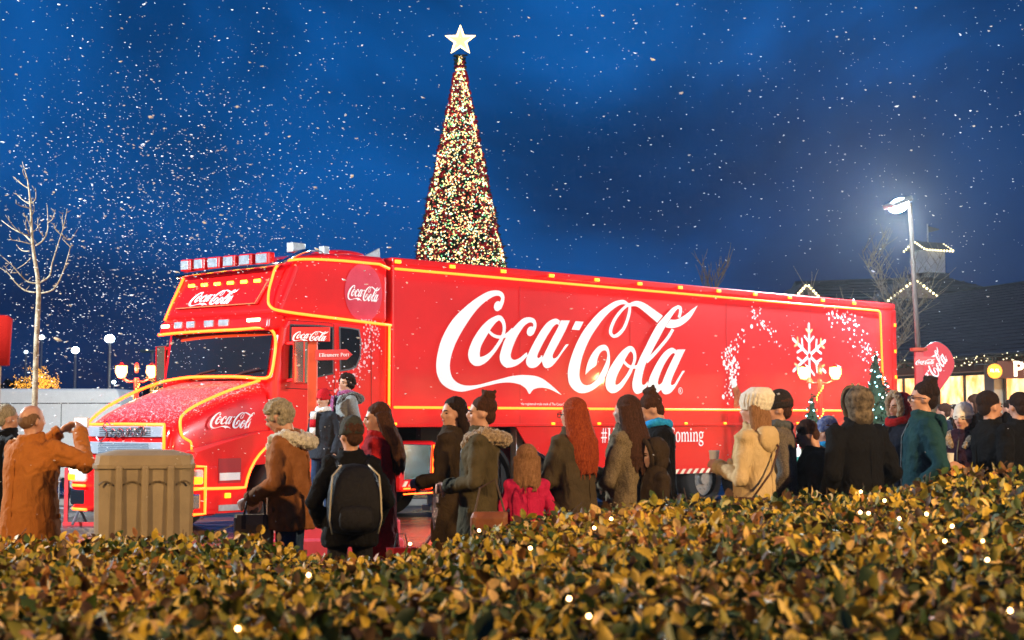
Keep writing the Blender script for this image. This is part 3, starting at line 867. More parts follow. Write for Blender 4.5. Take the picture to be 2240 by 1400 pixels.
# hazard stripes
strip_w = MB()
x = -3.3; k = 0
M_STW = mat('reflective_white', (0.75, 0.68, 0.52), .4); M_STR = mat('reflective_red', (0.5, 0.01, 0.01), .4)
while x > -LT + .05:
    for (m_, off) in ((M_STW, 0), (M_STR, -.09)):
        s_ = MB(); xa = x + off
        s_.prism([(xa, .605), (xa - .09, .605), (xa - .18, .69), (xa - .09, .69)], lambda a, c: (a, HW - .012, c), lambda a, c: (a, HW - .002, c))
        s_.build('hazard_stripe', m_, trailer)
    x -= .18
# rope lights
def rope(pts, parent, r=.02, name='rope_light', closed=False):
    m = MB(); m.tube(pts, r, 6, closed=closed); return m.build(name, M_ROPE, parent, smooth=True)
y = HW + .022
rope([(-.03, y, 3.826), (-13.2, y, 3.826), (-13.26, y, 3.78), (-13.34, y, 1.78)], trailer)
rope([(-.03, y, 1.748), (-LT + .05, y, 1.748)], trailer)
for k in range(12):
    m = MB(); m.box((-.08 - 1.11 * k, HW + .03, 3.935), (.11, .03, .055)); m.build('marker_lamp', M_AMBER, trailer, bevel=.008)
for xx in (-.05, -3.46, -4.58, -6.89, -8.02, -10.3, -12.4):
    m = MB(); m.box((xx, HW + .01, 1.50), (.08, .024, .04)); m.build('marker_lamp', M_AMBER, trailer, bevel=.008)
for zz in (3.55, 3.0, 2.46):
    m = MB(); m.box((-LT + .05, HW + .03, zz), (.05, .03, .07)); m.build('marker_lamp', M_AMBER, trailer, bevel=.008)
place_logo(trailer, (-LX0, HW, LZ0), (-1, 0, 0), (0, 0, 1), LW)
# registered sign
rx, rz_ = TR.side(1488, 855, HW)
mb = MB(); ring = [(rx + .055 * math.cos(a), HW + .005, rz_ + .055 * math.sin(a)) for a in np.linspace(0, 2 * PI, 20)[:-1]]
mb.tube(ring, .006, 4, closed=True); rs = mb.build('registered_ring', M_WHITEP, trailer)
text_mesh('registered_letter', 'R', .085, M_WHITEP, trailer, (rx + .028, HW + .004, rz_ - .03), (-1, 0, 0), (0, 0, 1), depth=.002)
serif_text('#HolidaysAreComing', trailer, (-4.62, HW - .004, 1.175), (-1, 0, 0), (0, 0, 1), .345, M_WHITEP, .825, 'hashtag_lettering')
text_mesh('small_print', 'the registered trade mark of The Coca-Cola Company', .06, M_WHITEP, trailer, (-2.72, HW + .004, 1.80), (-1, 0, 0), (0, 0, 1), depth=.001)
# printed sparkles; the painted figure of the original is left out, a plain drift of snow takes its place
def decal_disc(mb, xx, zz, r, lift, n=8):
    c = (xx, HW + lift, zz)
    vs = [c] + [(xx + r * math.cos(2 * PI * j / n), HW + lift, zz + r * math.sin(2 * PI * j / n)) for j in range(n)]
    mb.add(vs, [(0, 1 + j, 1 + (j + 1) % n) for j in range(n)])
R = random.Random(11)
sp = MB()
def sparkle_path(pts, n, spread, r0, r1):
    c = catmull(pts, 12)
    for _ in range(n):
        p = c[R.randrange(len(c))]
        xx, zz = TR.side(p[0] + R.gauss(0, spread), p[1] + R.gauss(0, spread), HW)
        decal_disc(sp, xx, zz, R.uniform(r0, r1) * (1.8 if R.random() < .08 else 1), .004 + R.random() * .004)
sparkle_path([(1650, 675), (1665, 700), (1680, 725), (1700, 752)], 45, 7, .008, .024)
sparkle_path([(1625, 730), (1600, 755), (1590, 790), (1598, 820), (1592, 865)], 110, 8, .008, .026)
sparkle_path([(1812, 680), (1850, 692), (1880, 740), (1895, 790)], 100, 14, .008, .024)
sparkle_path([(1600, 830), (1604, 800), (1598, 770)], 40, 5, .01, .03)
tag(sp.build('printed_sparkles', M_WHITEP, trailer, fix=False), kind='stuff')
def decal_poly(pts_px, material, lift, name, n=5):
    c = catmull(pts_px, n, True)
    vs = []
    for p in c:
        xx, zz = TR.side(p[0], p[1], HW); vs.append(Vector((xx, HW + lift, zz)))
    cen = sum(vs, Vector()) / len(vs)
    mb = MB(); mb.add([cen] + vs, [(0, 1 + j, 1 + (j + 1) % len(vs)) for j in range(len(vs))])
    ob = mb.build(name, material, trailer, fix=False)
    for p in ob.data.polygons:
        if p.normal.y < 0: p.flip()
    return ob
M_PSNOW = mat('printed_snow', (0.80, 0.80, 0.78), .35, color2=(0.50, 0.55, 0.60), vscale=5)
M_PGOLD = mat('printed_gold', (0.72, 0.36, 0.07), .35, color2=(0.75, 0.60, 0.36), vscale=3)
M_PDARK = mat('printed_crimson', (0.30, 0.006, 0.008), .35, color2=(0.5, 0.01, 0.01), vscale=3)
# plain six-armed snowflake print in white and gold
SFX, SFZ = TR.side(1770, 778, HW)
def flake_bar(a, r0, r1, w, material, lift, off=0.0, tilt=0.0):
    ca, sa = math.cos(a), math.sin(a)
    def pt(u, v):
        ct, st_ = math.cos(tilt), math.sin(tilt); uu, vv = r0 + (u - r0) * ct - v * st_, (u - r0) * st_ + v * ct
        return (SFX - (uu * ca - vv * sa), HW + lift, SFZ + uu * sa + vv * ca)
    m = MB(); m.add([pt(r0, -w), pt(r1 - w, -w), pt(r1, 0), pt(r1 - w, w), pt(r0, w)], [(0, 1, 2, 3, 4)])
    ob = m.build('printed_snowflake_arm', material, trailer, fix=False)
    for p in ob.data.polygons:
        if p.normal.y < 0: p.flip()
for k in range(6):
    a = PI / 2 + k * PI / 3
    flake_bar(a, .05, .66, .034, M_PSNOW, .004 + k * .0004)
    for sg in (1, -1):
        flake_bar(a, .26, .26 + .22, .026, M_PSNOW, .0068 + k * .0004 + (sg > 0) * .0002, tilt=sg * PI / 3.4)
        flake_bar(a, .44, .44 + .15, .022, M_PGOLD, .0094 + k * .0004 + (sg > 0) * .0002, tilt=sg * PI / 3.4)
# bottle print
decal_poly([(1600, 843), (1609, 838), (1614, 848), (1624, 866), (1634, 895), (1606, 897), (1606, 866)], mat('printed_cola', (0.20, 0.03, 0.008), .3, color2=(.4, .12, .04), vscale=8), .006, 'printed_bottle', 3)
decal_poly([(1598, 832), (1606, 828), (1612, 842), (1603, 848)], M_PSNOW, .008, 'printed_bottle_cap', 2)
# running gear
def wheel(parent, x, y, r=.5, w=.3, side=1, name='wheel', hubm=None):
    t = MB()
    prof = [(-.5, .62), (-.5, .92), (-.38, 1.0), (.38, 1.0), (.5, .92), (.5, .62)]
    n = 28; vs, fs = [], []
    for (a, rr_) in prof:
        for j in range(n):
            an = 2 * PI * j / n
            vs.append((x + rr_ * r * math.cos(an), y + a * w, r + rr_ * r * math.sin(an)))
    for i in range(len(prof) - 1):
        for j in range(n):
            fs.append((i * n + j, i * n + (j + 1) % n, (i + 1) * n + (j + 1) % n, (i + 1) * n + j))
    t.add(vs, fs)
    wo = t.build(name, M_RUBBER, parent, smooth=True)
    rm = MB()
    rm.cyl((x, y - w * .4, r), (x, y + w * .25 * side, r), r * .625, 24)
    rm.cyl((x, y + w * .24 * side, r), (x, y + w * .46 * side, r), r * .22, 14)
    for j in range(10):
        an = 2 * PI * j / 10
        c = Vector((x + r * .38 * math.cos(an), y + w * .26 * side, r + r * .38 * math.sin(an)))
        rm.cyl(c, c + Vector((0, w * .06 * side, 0)), r * .035, 6)
    rm.build('rim', hubm or M_STEEL, wo)
    return wo
for xx in (-7.5, -8.85, -10.2):
    for sd in (1, -1): wheel(trailer, xx, sd * 1.06, .5, .34, sd)
ch = MB()
for sd in (1, -1): ch.span((-1.2, sd * .45, 1.10), (-LT + .1, sd * .57, 1.44))
for xx in (-7.5, -8.85, -10.2): ch.cyl((xx, -1.0, .5), (xx, 1.0, .5), .07, 10)
ch.build('chassis', M_BLACK, trailer)
for sd in (1, -1):
    lg = MB(); lg.span((-2.95, sd * .95, .12), (-2.80, sd * 1.09, 1.44)); lg.span((-3.02, sd * .9, .02), (-2.72, sd * 1.14, .12)); lg.build('landing_leg', M_STEEL, trailer, bevel=.01)
gd = MB(); gd.span((-2.7, 1.16, .62), (-3.28, 1.20, .68)); gd.span((-2.7, 1.16, .84), (-3.3, 1.2, .90)); gd.build('side_guard', M_STEEL, trailer)
rb = MB(); rb.span((-LT + .02, -1.2, .45), (-LT - .06, 1.2, .58)); rb.build('rear_bumper', M_BLACK, trailer, bevel=.01)

# ------------------------------------------------------------------ the tractor unit
CWD = 1.2
tractor = empty('truck', TC.o, TC.rz, 'red bonneted truck outlined in amber rope lights, pulling the red trailer', 'truck')
def prof(poly, y0, y1, name, material, parent=tractor, bevel=.05, seg=3):
    m = MB(); m.prism(poly, lambda x, z: (x, y0, z), lambda x, z: (x, y1, z))
    return m.build(name, material, parent, bevel=bevel, seg=seg, smooth=False)
cab = prof([(0, .62), (0, 3.02), (2.08, 3.02), (2.20, 2.86), (2.33, 2.10), (2.33, 1.15), (1.36, 1.15), (1.30, .62)], -CWD, CWD, 'cab', M_RED, bevel=.09, seg=4)
roofo = prof([(0.02, 2.99), (0.02, 3.93), (.14, 3.99), (.84, 3.98), (1.45, 3.94), (1.78, 3.87), (1.96, 3.76), (2.06, 3.55), (2.29, 3.1), (2.30, 2.99)], -CWD, CWD, 'high_roof', M_RED, bevel=.13, seg=5)
vs_ = prof([(2.12, 2.84), (2.36, 2.79), (2.44, 2.83), (2.41, 2.97), (2.29, 3.03), (2.12, 3.03)], -1.12, 1.16, 'sun_visor', M_RED, bevel=.03)
# windscreen and interior
scr = MB()
def wsx(z): return 2.355 - (z - 2.10) * .171
ys = np.linspace(-1.06, 1.06, 13)
vs, fs = [], []
for z in (2.13, 2.84):
    for yy in ys: vs.append((wsx(z) + .06 - .055 * (yy / 1.06) ** 2, yy, z))
for i in range(12): fs.append((i, i + 1, 13 + i + 1, 13 + i))
scr.add(vs, fs)
ws = scr.build('windscreen', M_GLASSD, tractor, smooth=True)
wp = MB()
for y0 in (-.55, .35):
    wp.tube([(2.43, y0, 2.14), (2.42, y0 + .3, 2.22), (2.40, y0 + .62, 2.27)], .012, 5)
wp.build('wiper', M_BLACK, ws)
fr = MB(); fr.tube([(wsx(2.84) + .02, -1.04, 2.70), (wsx(2.84) + .07, .2, 2.70)], .008, 5); fr.build('visor_light_strip', M_ROPE, ws)
# bonnet
secs = [(2.12, 1.08, 2.13), (2.45, 1.06, 2.07), (2.9, 1.02, 1.94), (3.4, .97, 1.76), (3.72, .93, 1.61), (3.86, .90, 1.50), (3.90, .88, 1.38), (3.90, .88, 1.0)]
def section(hw, zt, zb=.95):
    if zt < 1.05: zt = 1.0
    h = zt - zb
    pr = [(hw + .02, zb), (hw + .03, zb + h * .45), (hw + .005, zb + h * .78), (hw - .06, zb + h * .93), (hw - .18, zt - .005), (hw * .55, zt + .02), (0, zt + .03)]
    return pr + [(-a, c) for a, c in pr[-2::-1]]
hd = MB(); n_ = None; vs = []; fs = []
for (x, hw, zt) in secs:
    s_ = section(hw, zt); n_ = len(s_); vs += [(x, a, c) for a, c in s_]
for i in range(len(secs) - 1):
    for j in range(n_ - 1): fs.append((i * n_ + j, i * n_ + j + 1, (i + 1) * n_ + j + 1, (i + 1) * n_ + j))
fs.append(tuple((len(secs) - 1) * n_ + j for j in range(n_)))
hd.add(vs, fs)
def snow_dust(name, base):
    m = mat(name, base, .32, coat=.25, spec=.35)
    n, l = m.node_tree.nodes, m.node_tree.links
    tc = n.new('ShaderNodeTexCoord'); no = n.new('ShaderNodeTexNoise'); no.inputs['Scale'].default_value = 42; no.inputs['Detail'].default_value = 2
    ge = n.new('ShaderNodeNewGeometry'); sx = n.new('ShaderNodeSeparateXYZ')
    ad = n.new('ShaderNodeMath'); ad.operation = 'MULTIPLY_ADD'; ad.inputs[1].default_value = .34; 
    rp = n.new('ShaderNodeValToRGB'); rp.color_ramp.elements[0].position = .70; rp.color_ramp.elements[1].position = .84
    mx = n.new('ShaderNodeMixRGB'); mx.inputs['Color1'].default_value = (*base, 1); mx.inputs['Color2'].default_value = (.72, .50, .50, 1)
    l.new(tc.outputs['Object'], no.inputs['Vector']); l.new(ge.outputs['Normal'], sx.inputs['Vector'])
    l.new(sx.outputs['Z'], ad.inputs[0]); l.new(no.outputs['Fac'], ad.inputs[2])
    mn = n.new('ShaderNodeMath'); mn.operation = 'SUBTRACT'; mn.inputs[1].default_value = .12
    l.new(ad.outputs['Value'], mn.inputs[0]); l.new(mn.outputs['Value'], rp.inputs['Fac']); l.new(rp.outputs['Color'], mx.inputs['Fac'])
    l.new(mx.outputs['Color'], n['Principled BSDF'].inputs['Base Color'])
    return m
bonnet = hd.build('bonnet', snow_dust('snow_dusted_red', (0.66, 0.007, 0.008)), tractor, smooth=True, sub=1)
place_logo(bonnet, (3.36, 1.045, 1.44), (-1, 0, 0), (0, 0, 1), .86, n=2, lift=.012)
# grille
def nose(y0, y1, z0, z1, name, material, x=3.905, dx=.03, bevel=.006, parent=bonnet):
    m = MB(); m.span((x, y0, z0), (x + dx, y1, z1)); return m.build(name, material, parent, bevel=bevel)
gr = nose(-.80, .80, 1.335, 1.475, 'grille', M_GRILLE)
for k in range(5):
    m = MB(); m.span((3.935, -.52, 1.350 + k * .024), (3.939, .55, 1.361 + k * .024)); m.build('grille_slot', M_BLACK, gr)
gr2 = nose(-.80, .80, 1.10, 1.265, 'grille', M_GRILLE)
m = MB()
for i in range(44):
    for j in range(6):
        yy = -.53 + i * .024 + (j % 2) * .012; zz = 1.118 + j * .024
        m.add([(3.939, yy, zz + .010), (3.939, yy + .009, zz), (3.939, yy, zz - .010), (3.939, yy - .009, zz)], [(0, 1, 2, 3)])
tag(m.build('mesh_holes', mat('mesh_hole', (.02, .06, .10), .4), gr2, fix=False), kind='stuff')
em = MB()      # handwritten chrome name
sc = [[(.20, .13), (.12, .17), (.04, .11), (.12, .06), (.08, 0), (-.04, -.03), (-.08, .02)], [(.30, .06), (.24, .08), (.20, .03), (.26, .0), (.32, .03)], [(.44, .07), (.37, .07), (.36, .01), (.42, .0), (.46, .07), (.46, .0), (.50, .02)],
      [(.54, 0), (.56, .07), (.55, .01), (.62, .08), (.65, .0), (.69, .02)], [(.73, .07), (.72, .0), (.76, .02)], [(.88, .08), (.80, .07), (.79, .01), (.85, .0), (.90, .08), (.90, .0), (.96, .04)]]
for st in sc:
    c = catmull([(a, b_, 0) for a, b_ in st], 4)
    em.tube([(3.955, -.46 + p[0] * .98, 1.315 + p[1] * 1.25 + p[0] * .06) for p in c], .011, 5)
em.build('script_emblem', M_CHROME, gr, smooth=True)
rope([(3.92, -.83, 1.05), (3.95, -.84, 1.42), (3.93, -.83, 1.50), (3.93, .0, 1.505), (3.93, .82, 1.50), (3.95, .84, 1.42), (3.95, .84, 1.05)], bonnet, .020)
# bonnet edge ropes
pts = [(2.40, .98, 2.105), (2.6, .975, 2.05), (2.9, .94, 1.965), (3.2, .915, 1.86), (3.5, .90, 1.74), (3.68, .905, 1.64), (3.76, .93, 1.54), (3.74, .945, 1.36), (3.66, .955, 1.30), (3.60, .96, 1.26), (3.60, .96, 1.12), (3.70, .95, 1.06)]
rope([tuple(v) for v in catmull(pts, 3)], bonnet, .020)
rope([tuple(v) for v in catmull([(2.44, 1.0, 2.13), (2.45, .6, 2.16), (2.42, .1, 2.17), (2.46, -.4, 2.17), (2.45, -.9, 2.13), (2.55, -1.05, 2.08), (3.0, -.98, 1.95), (3.5, -.93, 1.74), (3.72, -.92, 1.60), (3.88, -.86, 1.50)], 3)], bonnet, .020)
# windscreen surround rope
rope([tuple(v) for v in catmull([(2.45, -1.12, 2.80), (2.47, -.6, 2.815), (2.475, 0, 2.82), (2.46, .6, 2.82), (2.42, 1.0, 2.83), (2.33, 1.13, 2.80), (2.28, 1.16, 2.66), (2.31, 1.165, 2.4), (2.36, 1.14, 2.16), (2.44, 1.0, 2.13)], 3)], tractor, .020)
# wheel-arch wings
def wing(sd):
    poly = [(3.80, .33), (3.83, .62), (3.82, .98), (3.72, 1.14), (3.2, 1.27), (2.6, 1.40), (2.1, 1.44), (1.3, 1.40), (1.30, .45)]
    arc = [(2.10 + .76 * math.cos(a), .50 + .76 * math.sin(a)) for a in np.linspace(PI, 0, 15)]
    arc = [(x, z) for x, z in arc if z > .44]
    m = MB()
    y0, y1 = sd * .72, sd * 1.235
    outer = poly + [(1.30, .44)] + arc + [(2.87, .33)]
    # quads between outline top and arch, built as a fan-free strip
    m.prism(outer, lambda x, z: (x, y0, z), lambda x, z: (x, y1, z))
    return m.build('wing', M_RED, tractor, bevel=.045, seg=3)
for sd in (1, -1):
    w_ = wing(sd)
    if sd == 1:
        a_ = [(2.10 + .80 * math.cos(a), 1.245, .50 + .80 * math.sin(a)) for a in np.linspace(.2, PI * .93, 18)]
        rope([(3.80, 1.245, .67), (3.45, 1.25, .66), (3.0, 1.25, .655)] + a_, w_, .020)
        pl = MB(); pl.span((3.34, 1.236, .76), (2.98, 1.246, .86)); pl.build('number_plate', mat('plate_white', (.7, .7, .66), .4), w_)
        lv = MB(); lv.span((3.36, 1.234, .72), (2.96, 1.240, 1.05)); lv.build('recess_panel', mat('deep_red', (.30, .006, .008), .4), w_)
        sl = MB(); sl.box((3.20, 1.25, .56), (.10, .03, .07)); sl.build('side_lamp', M_AMBER, w_, bevel=.01)
        st = MB(); st.span((3.35, 1.236, .36), (2.95, 1.244, .44)); st.build('step_tread', M_STEEL, w_)
# bumper and lights
bm_ = MB(); bm_.span((3.30, -1.24, .30), (3.86, 1.24, 1.03))
bump = bm_.build('bumper', M_RED, tractor, bevel=.10, seg=4)
for sd in (1, -1):
    h = MB(); h.span((3.60, sd * .86, .70), (3.90, sd * 1.255, .93))
    hl_ = h.build('headlight', mat('lens_clear', (.75, .78, .8), .08, .3, coat=1), bump, bevel=.05, seg=3)
    h = MB(); h.span((3.62, sd * 1.05, .715), (3.905, sd * 1.263, .84)); h.build('indicator', M_AMBER, hl_, bevel=.04)
    h = MB(); h.span((3.74, sd * .88, .86), (3.908, sd * 1.22, .915)); h.build('running_lamp', glow('headlamp_glow', (1, .80, .55), 5), hl_, bevel=.01)
    h = MB(); h.span((3.64, sd * .90, .38), (3.868, sd * 1.246, .62)); h.build('fog_lamp', M_CHROME if sd > 0 else M_GLASSD, bump, bevel=.04)
    rope([(3.60, sd * 1.262, .67), (3.60, sd * 1.262, .95), (3.80, sd * 1.25, .96), (3.915, sd * 1.12, .96), (3.92, sd * .84, .95)], bump, .020)
    rope([(3.60, sd * 1.262, .67), (3.80, sd * 1.255, .66), (3.90, sd * 1.12, .66), (3.915, sd * .84, .66)], bump, .020)
    rope([(3.60, sd * 1.262, .66), (3.60, sd * 1.262, .34), (3.80, sd * 1.25, .335), (3.885, sd * 1.10, .335), (3.885, sd * .84, .335)], bump, .020)
# cab side: loop, windows, seams
yy = CWD + .016
lp = [TC.side(*p, CWD) for p in ((607, 575), (648.6, 567.6), (725.7, 569), (828.6, 578), (850, 588), (854, 711.6), (751, 698.7), (623, 682), (594.6, 669), (585.6, 643), (590.7, 610))]
def loop_pt(x, z):
    # bend round the rounded front corner of the roof
    edge = 2.02 + (3.55 - z) * .42
    over = max(0, x - edge)
    return (min(x, edge + .10 + over * .2), yy - over * .55, z)
l3 = [loop_pt(x, z) for x, z in lp]
seg = catmull(l3[5:] + l3[:4], 4)
rope([tuple(v) for v in seg] + [l3[4]], roofo, .020)
rope([(.012, yy, 2.97), (.012, yy, 2.6), (.01, yy, 1.5)], cab, .020)
rope([(2.05, -1.06, 3.66), (2.20, -1.12, 3.30), (2.33, -1.13, 3.02)], roofo, .020)
def sidepanel(px, y, material, name, parent, depth=.012, n=0):
    q = [TC.side(*p, y) for p in px]
    if n: q = [tuple(v) for v in catmull(q, n, True)]
    m = MB(); m.prism(q, lambda x, z: (x, y - .004, z), lambda x, z: (x, y + depth, z)); return m.build(name, material, parent, bevel=.004)
dw = [(636, 712), (633, 828), (660, 830), (726, 816), (726, 718), (700, 714)]
fo = sidepanel([(634, 709), (631, 831), (661, 833), (729, 819), (729, 715), (700, 711)], CWD, M_BLACK, 'door_window', cab, .008)
sidepanel(dw, CWD, M_GLASSD, 'pane', fo, .014)
w2 = [(744, 717), (765, 719), (783, 723), (787, 750), (786, 778), (777, 800), (765, 806), (746, 809)]
fo = sidepanel([(741, 714), (765, 716), (786, 720), (790.5, 750), (789, 781), (779, 804), (765, 810), (743, 813)], CWD, mat('window_rubber', (.05, .055, .065), .5), 'rear_window', cab, .008)
sidepanel(w2, CWD, M_GLASSD, 'pane', fo, .014)
sm_ = MB()
for (xa, za, xb, zb) in ((2.10, 2.95, 1.20, 2.95), (1.18, 2.94, 1.14, 1.30), (.40, 2.92, .36, .75), (2.12, 2.0, 1.2, 1.98)):
    sm_.tube([(xa, CWD + .001, za), (xb, CWD + .001, zb)], .005, 4)
sm_.build('door_seam', M_BLACK, cab)
dh = MB(); dh.span((1.42, CWD + .002, 1.86), (1.22, CWD + .03, 1.92)); dh.build('door_handle', M_CHROME, cab, bevel=.01)
# printed round badge and sparkles on the cab side
cx_, cz_ = TC.side(795, 640, CWD)
m = MB()
n_ = 36; rr_ = .40
m.add([(cx_, CWD + .004, cz_)] + [(cx_ + rr_ * math.cos(2 * PI * j / n_), CWD + .004, cz_ + .43 * math.sin(2 * PI * j / n_)) for j in range(n_)], [(0, 1 + (j + 1) % n_, 1 + j) for j in range(n_)])
bd = m.build('round_badge', mat('badge_red', (.62, .05, .09), .3, color2=(.5, .02, .05), vscale=2), roofo, fix=False)
place_logo(bd, (cx_ + .345, CWD + .002, cz_ - .13), (-1, 0, 0), (0, 0, 1), .70, n=2, lift=.005, height=1.25)
R = random.Random(4); sp = MB()
for _ in range(170):
    t = R.random(); px_, py_ = 815 - 75 * t * t + R.gauss(0, 14 + 8 * t), 700 + 150 * t + R.gauss(0, 12)
    if px_ > 848: continue
    xx, zz = TC.side(px_, py_, CWD); r_ = R.uniform(.006, .02) * (1.7 if R.random() < .12 else 1)
    sp.add([(xx + r_ * math.cos(2 * PI * j / 7), CWD + .003 + R.random() * .003, zz + r_ * math.sin(2 * PI * j / 7)) for j in range(7)], [tuple(range(7))[::-1]])
tag(sp.build('printed_sparkles', mat('pale_pink_print', (.75, .45, .48), .4), cab, fix=False), kind='stuff')
# front roof board with lettering and amber lamps
m = MB(); m.add([(2.105, -.92, 3.56), (2.105, .86, 3.56), (2.305, .78, 3.18), (2.305, -.96, 3.18), (2.04, -.92, 3.56), (2.04, .86, 3.56), (2.20, .78, 3.18), (2.20, -.96, 3.18)], [(0, 1, 2, 3), (0, 4, 5, 1), (1, 5, 6, 2), (2, 6, 7, 3), (3, 7, 4, 0)])
bo = m.build('header_board', M_RED, roofo, bevel=.012)
up_ = Vector((2.105 - 2.305, 0, .38)).normalized()
place_logo(bo, Vector((2.303, -.66, 3.20)), (0, 1, 0), up_, .98, n=2, lift=.006, height=.95)
for k in range(6):
    m = MB(); m.box((2.135, -.78 + k * .28, 3.525), (.02, .13, .045)); m.build('board_lamp', glow('yellow_lamp', (1, .62, .03), 7), bo, bevel=.008)
m = MB(); m.tube([(2.31, -.92, 3.185), (2.31, .76, 3.19), (2.115, .84, 3.55)], .006, 4); m.build('board_edge', mat('gilt_edge', (.8, .6, .25), .3, .6), bo)
# roof bar with lamps
m = MB(); m.tube([tuple(v) for v in catmull([(1.98, -1.12, 3.66), (2.14, -1.04, 3.69), (2.18, 0, 3.72), (2.14, .95, 3.74), (2.04, 1.12, 3.80), (1.82, 1.16, 3.92), (1.6, 1.1, 3.96)], 4)], .036, 8)
bar = m.build('roof_bar', M_CHROME, tractor, smooth=True)
M_LENS = mat('lamp_lens', (.62, .72, .80), .12, .55, coat=1, var=.25, vscale=12)
for (yc, wd) in ((-.86, .20), (-.56, .21), (-.25, .23), (.08, .23), (.42, .24), (.77, .25)):
    m = MB(); m.box((2.13, yc, 3.83), (.12, wd + .03, .175)); sl = m.build('spot_lamp', M_RED, bar, bevel=.02)
    m = MB(); m.box((2.194, yc - .012, 3.83), (.02, wd - .03, .135)); m.build('lens', M_LENS, sl, bevel=.015)
for (yc, wd) in ((-.70, .17), (-.43, .18), (-.04, .20), (.27, .21)):
    m = MB(); m.box((2.43, yc, 2.925), (.05, wd, .10)); m.build('visor_lamp', M_LENS, vs_, bevel=.015)
m = MB(); m.box((2.41, .86, 2.945), (.05, .26, .05)); m.build('marker_light', glow('marker_white', (1, .72, .4), 5), vs_, bevel=.01)
m = MB(); m.box((2.42, -1.0, 2.92), (.05, .16, .05)); m.build('marker_light', glow('marker_white', (1, .72, .4), 5), vs_, bevel=.01)
# mirrors
for sd in (1, -1):
    m = MB(); m.tube([(2.12, sd * 1.2, 2.62), (2.08, sd * 1.42, 2.62)], .025, 6); m.tube([(2.12, sd * 1.2, 2.10), (2.08, sd * 1.42, 2.12)], .025, 6)
    mi = m.build('mirror', M_RED, tractor)
    m = MB(); m.box((2.06, sd * 1.46, 2.36), (.12, .23, .62)); m.build('mirror_shell', mat('chrome_warm_reflection', (.50, .40, .28), .16, .85), mi, bevel=.03)  # chrome shell, golden reflected lights put into its colour
    m = MB(); m.tube([(2.125, sd * 1.355, 2.07), (2.125, sd * 1.355, 2.65), (2.125, sd * 1.565, 2.65), (2.125, sd * 1.565, 2.07)], .01, 5, closed=True); m.build('mirror_trim', M_RED, mi)
# roof beacon, camera box, horn
m = MB(); m.box((1.75, 1.0, 4.0), (.26, .12, .14)); m.tube([(1.75, 1.0, 3.98), (1.2, .95, 3.995)], .014, 5); m.box((1.14, .95, 4.02), (.12, .10, .12)); m.build('roof_camera', M_STEEL, roofo, bevel=.01)
m = MB(); m.prism([(.02, 3.96), (.40, 3.98), (.04, 4.14)], lambda x, z: (x, 1.0, z), lambda x, z: (x, 1.03, z)); m.build('wind_fin', M_STEEL, roofo)
m = MB(); m.ell((.6, .7, 3.99), (.45, .4, .09)); m.build('roof_dome', M_RED, roofo, smooth=True)
# chassis, tanks, wheels
m = MB()
for sd in (1, -1): m.span((3.2, sd * .36, .62), (-3.2, sd * .46, .90))
m.span((-1.4, -.5, .9), (-2.9, .5, 1.05)); m.cyl((2.10, -1, .52), (2.10, 1, .52), .07, 10); m.cyl((-2.3, -1, .52), (-2.3, 1, .52), .09, 10)
m.build('chassis', M_BLACK, tractor)
for sd in (1, -1):
    wheel(tractor, 2.10, sd * 1.06, .52, .31, sd, hubm=M_CHROME)
    wheel(tractor, -2.3, sd * .98, .52, .56, sd)
    f = MB(); pa = [(-2.3 + .66 * math.cos(a), .52 + .66 * math.sin(a)) for a in np.linspace(0, PI, 16)]; pb = [(-2.3 + .60 * math.cos(a), .52 + .60 * math.sin(a)) for a in np.linspace(PI, 0, 16)]
    f.prism(pa + pb, lambda x, z: (x, sd * .68, z), lambda x, z: (x, sd * 1.24, z)); f.build('mudguard', M_BLACK, tractor)
    t = MB(); t.span((-.25, sd * .60, .48), (-1.15, sd * 1.20, 1.24)); tk_ = t.build('fuel_tank', M_RED, tractor, bevel=.08)
    t = MB(); t.prism([(-.34, .66), (-.94, .66), (-.98, 1.18), (-.34, 1.20)], lambda x, z: (x, sd * 1.19, z), lambda x, z: (x, sd * 1.212, z)); t.build('polished_panel', M_CHROME, tk_, bevel=.01)
    for k in range(6):
        t = MB(); t.prism([(-.3 - k * .14, .56), (-.37 - k * .14, .56), (-.43 - k * .14, .64), (-.36 - k * .14, .64)], lambda x, z: (x, sd * 1.2, z), lambda x, z: (x, sd * 1.216, z)); t.build('hazard_stripe', M_STW, tk_)
    if sd > 0:
        rope([(-.99, 1.22, .68), (-1.02, 1.22, 1.18)], tk_, .02); rope([(-.32, 1.22, .53), (-1.05, 1.22, .53)], tk_, .012); rope([(-.32, 1.22, .45), (-1.05, 1.22, .45)], tk_, .010)
    stp = MB()
    for zz in (.58, .86): stp.span((.35, sd * 1.12, zz), (1.15, sd * 1.215, zz + .05))
    stp.build('cab_step', M_CHROME, cab)

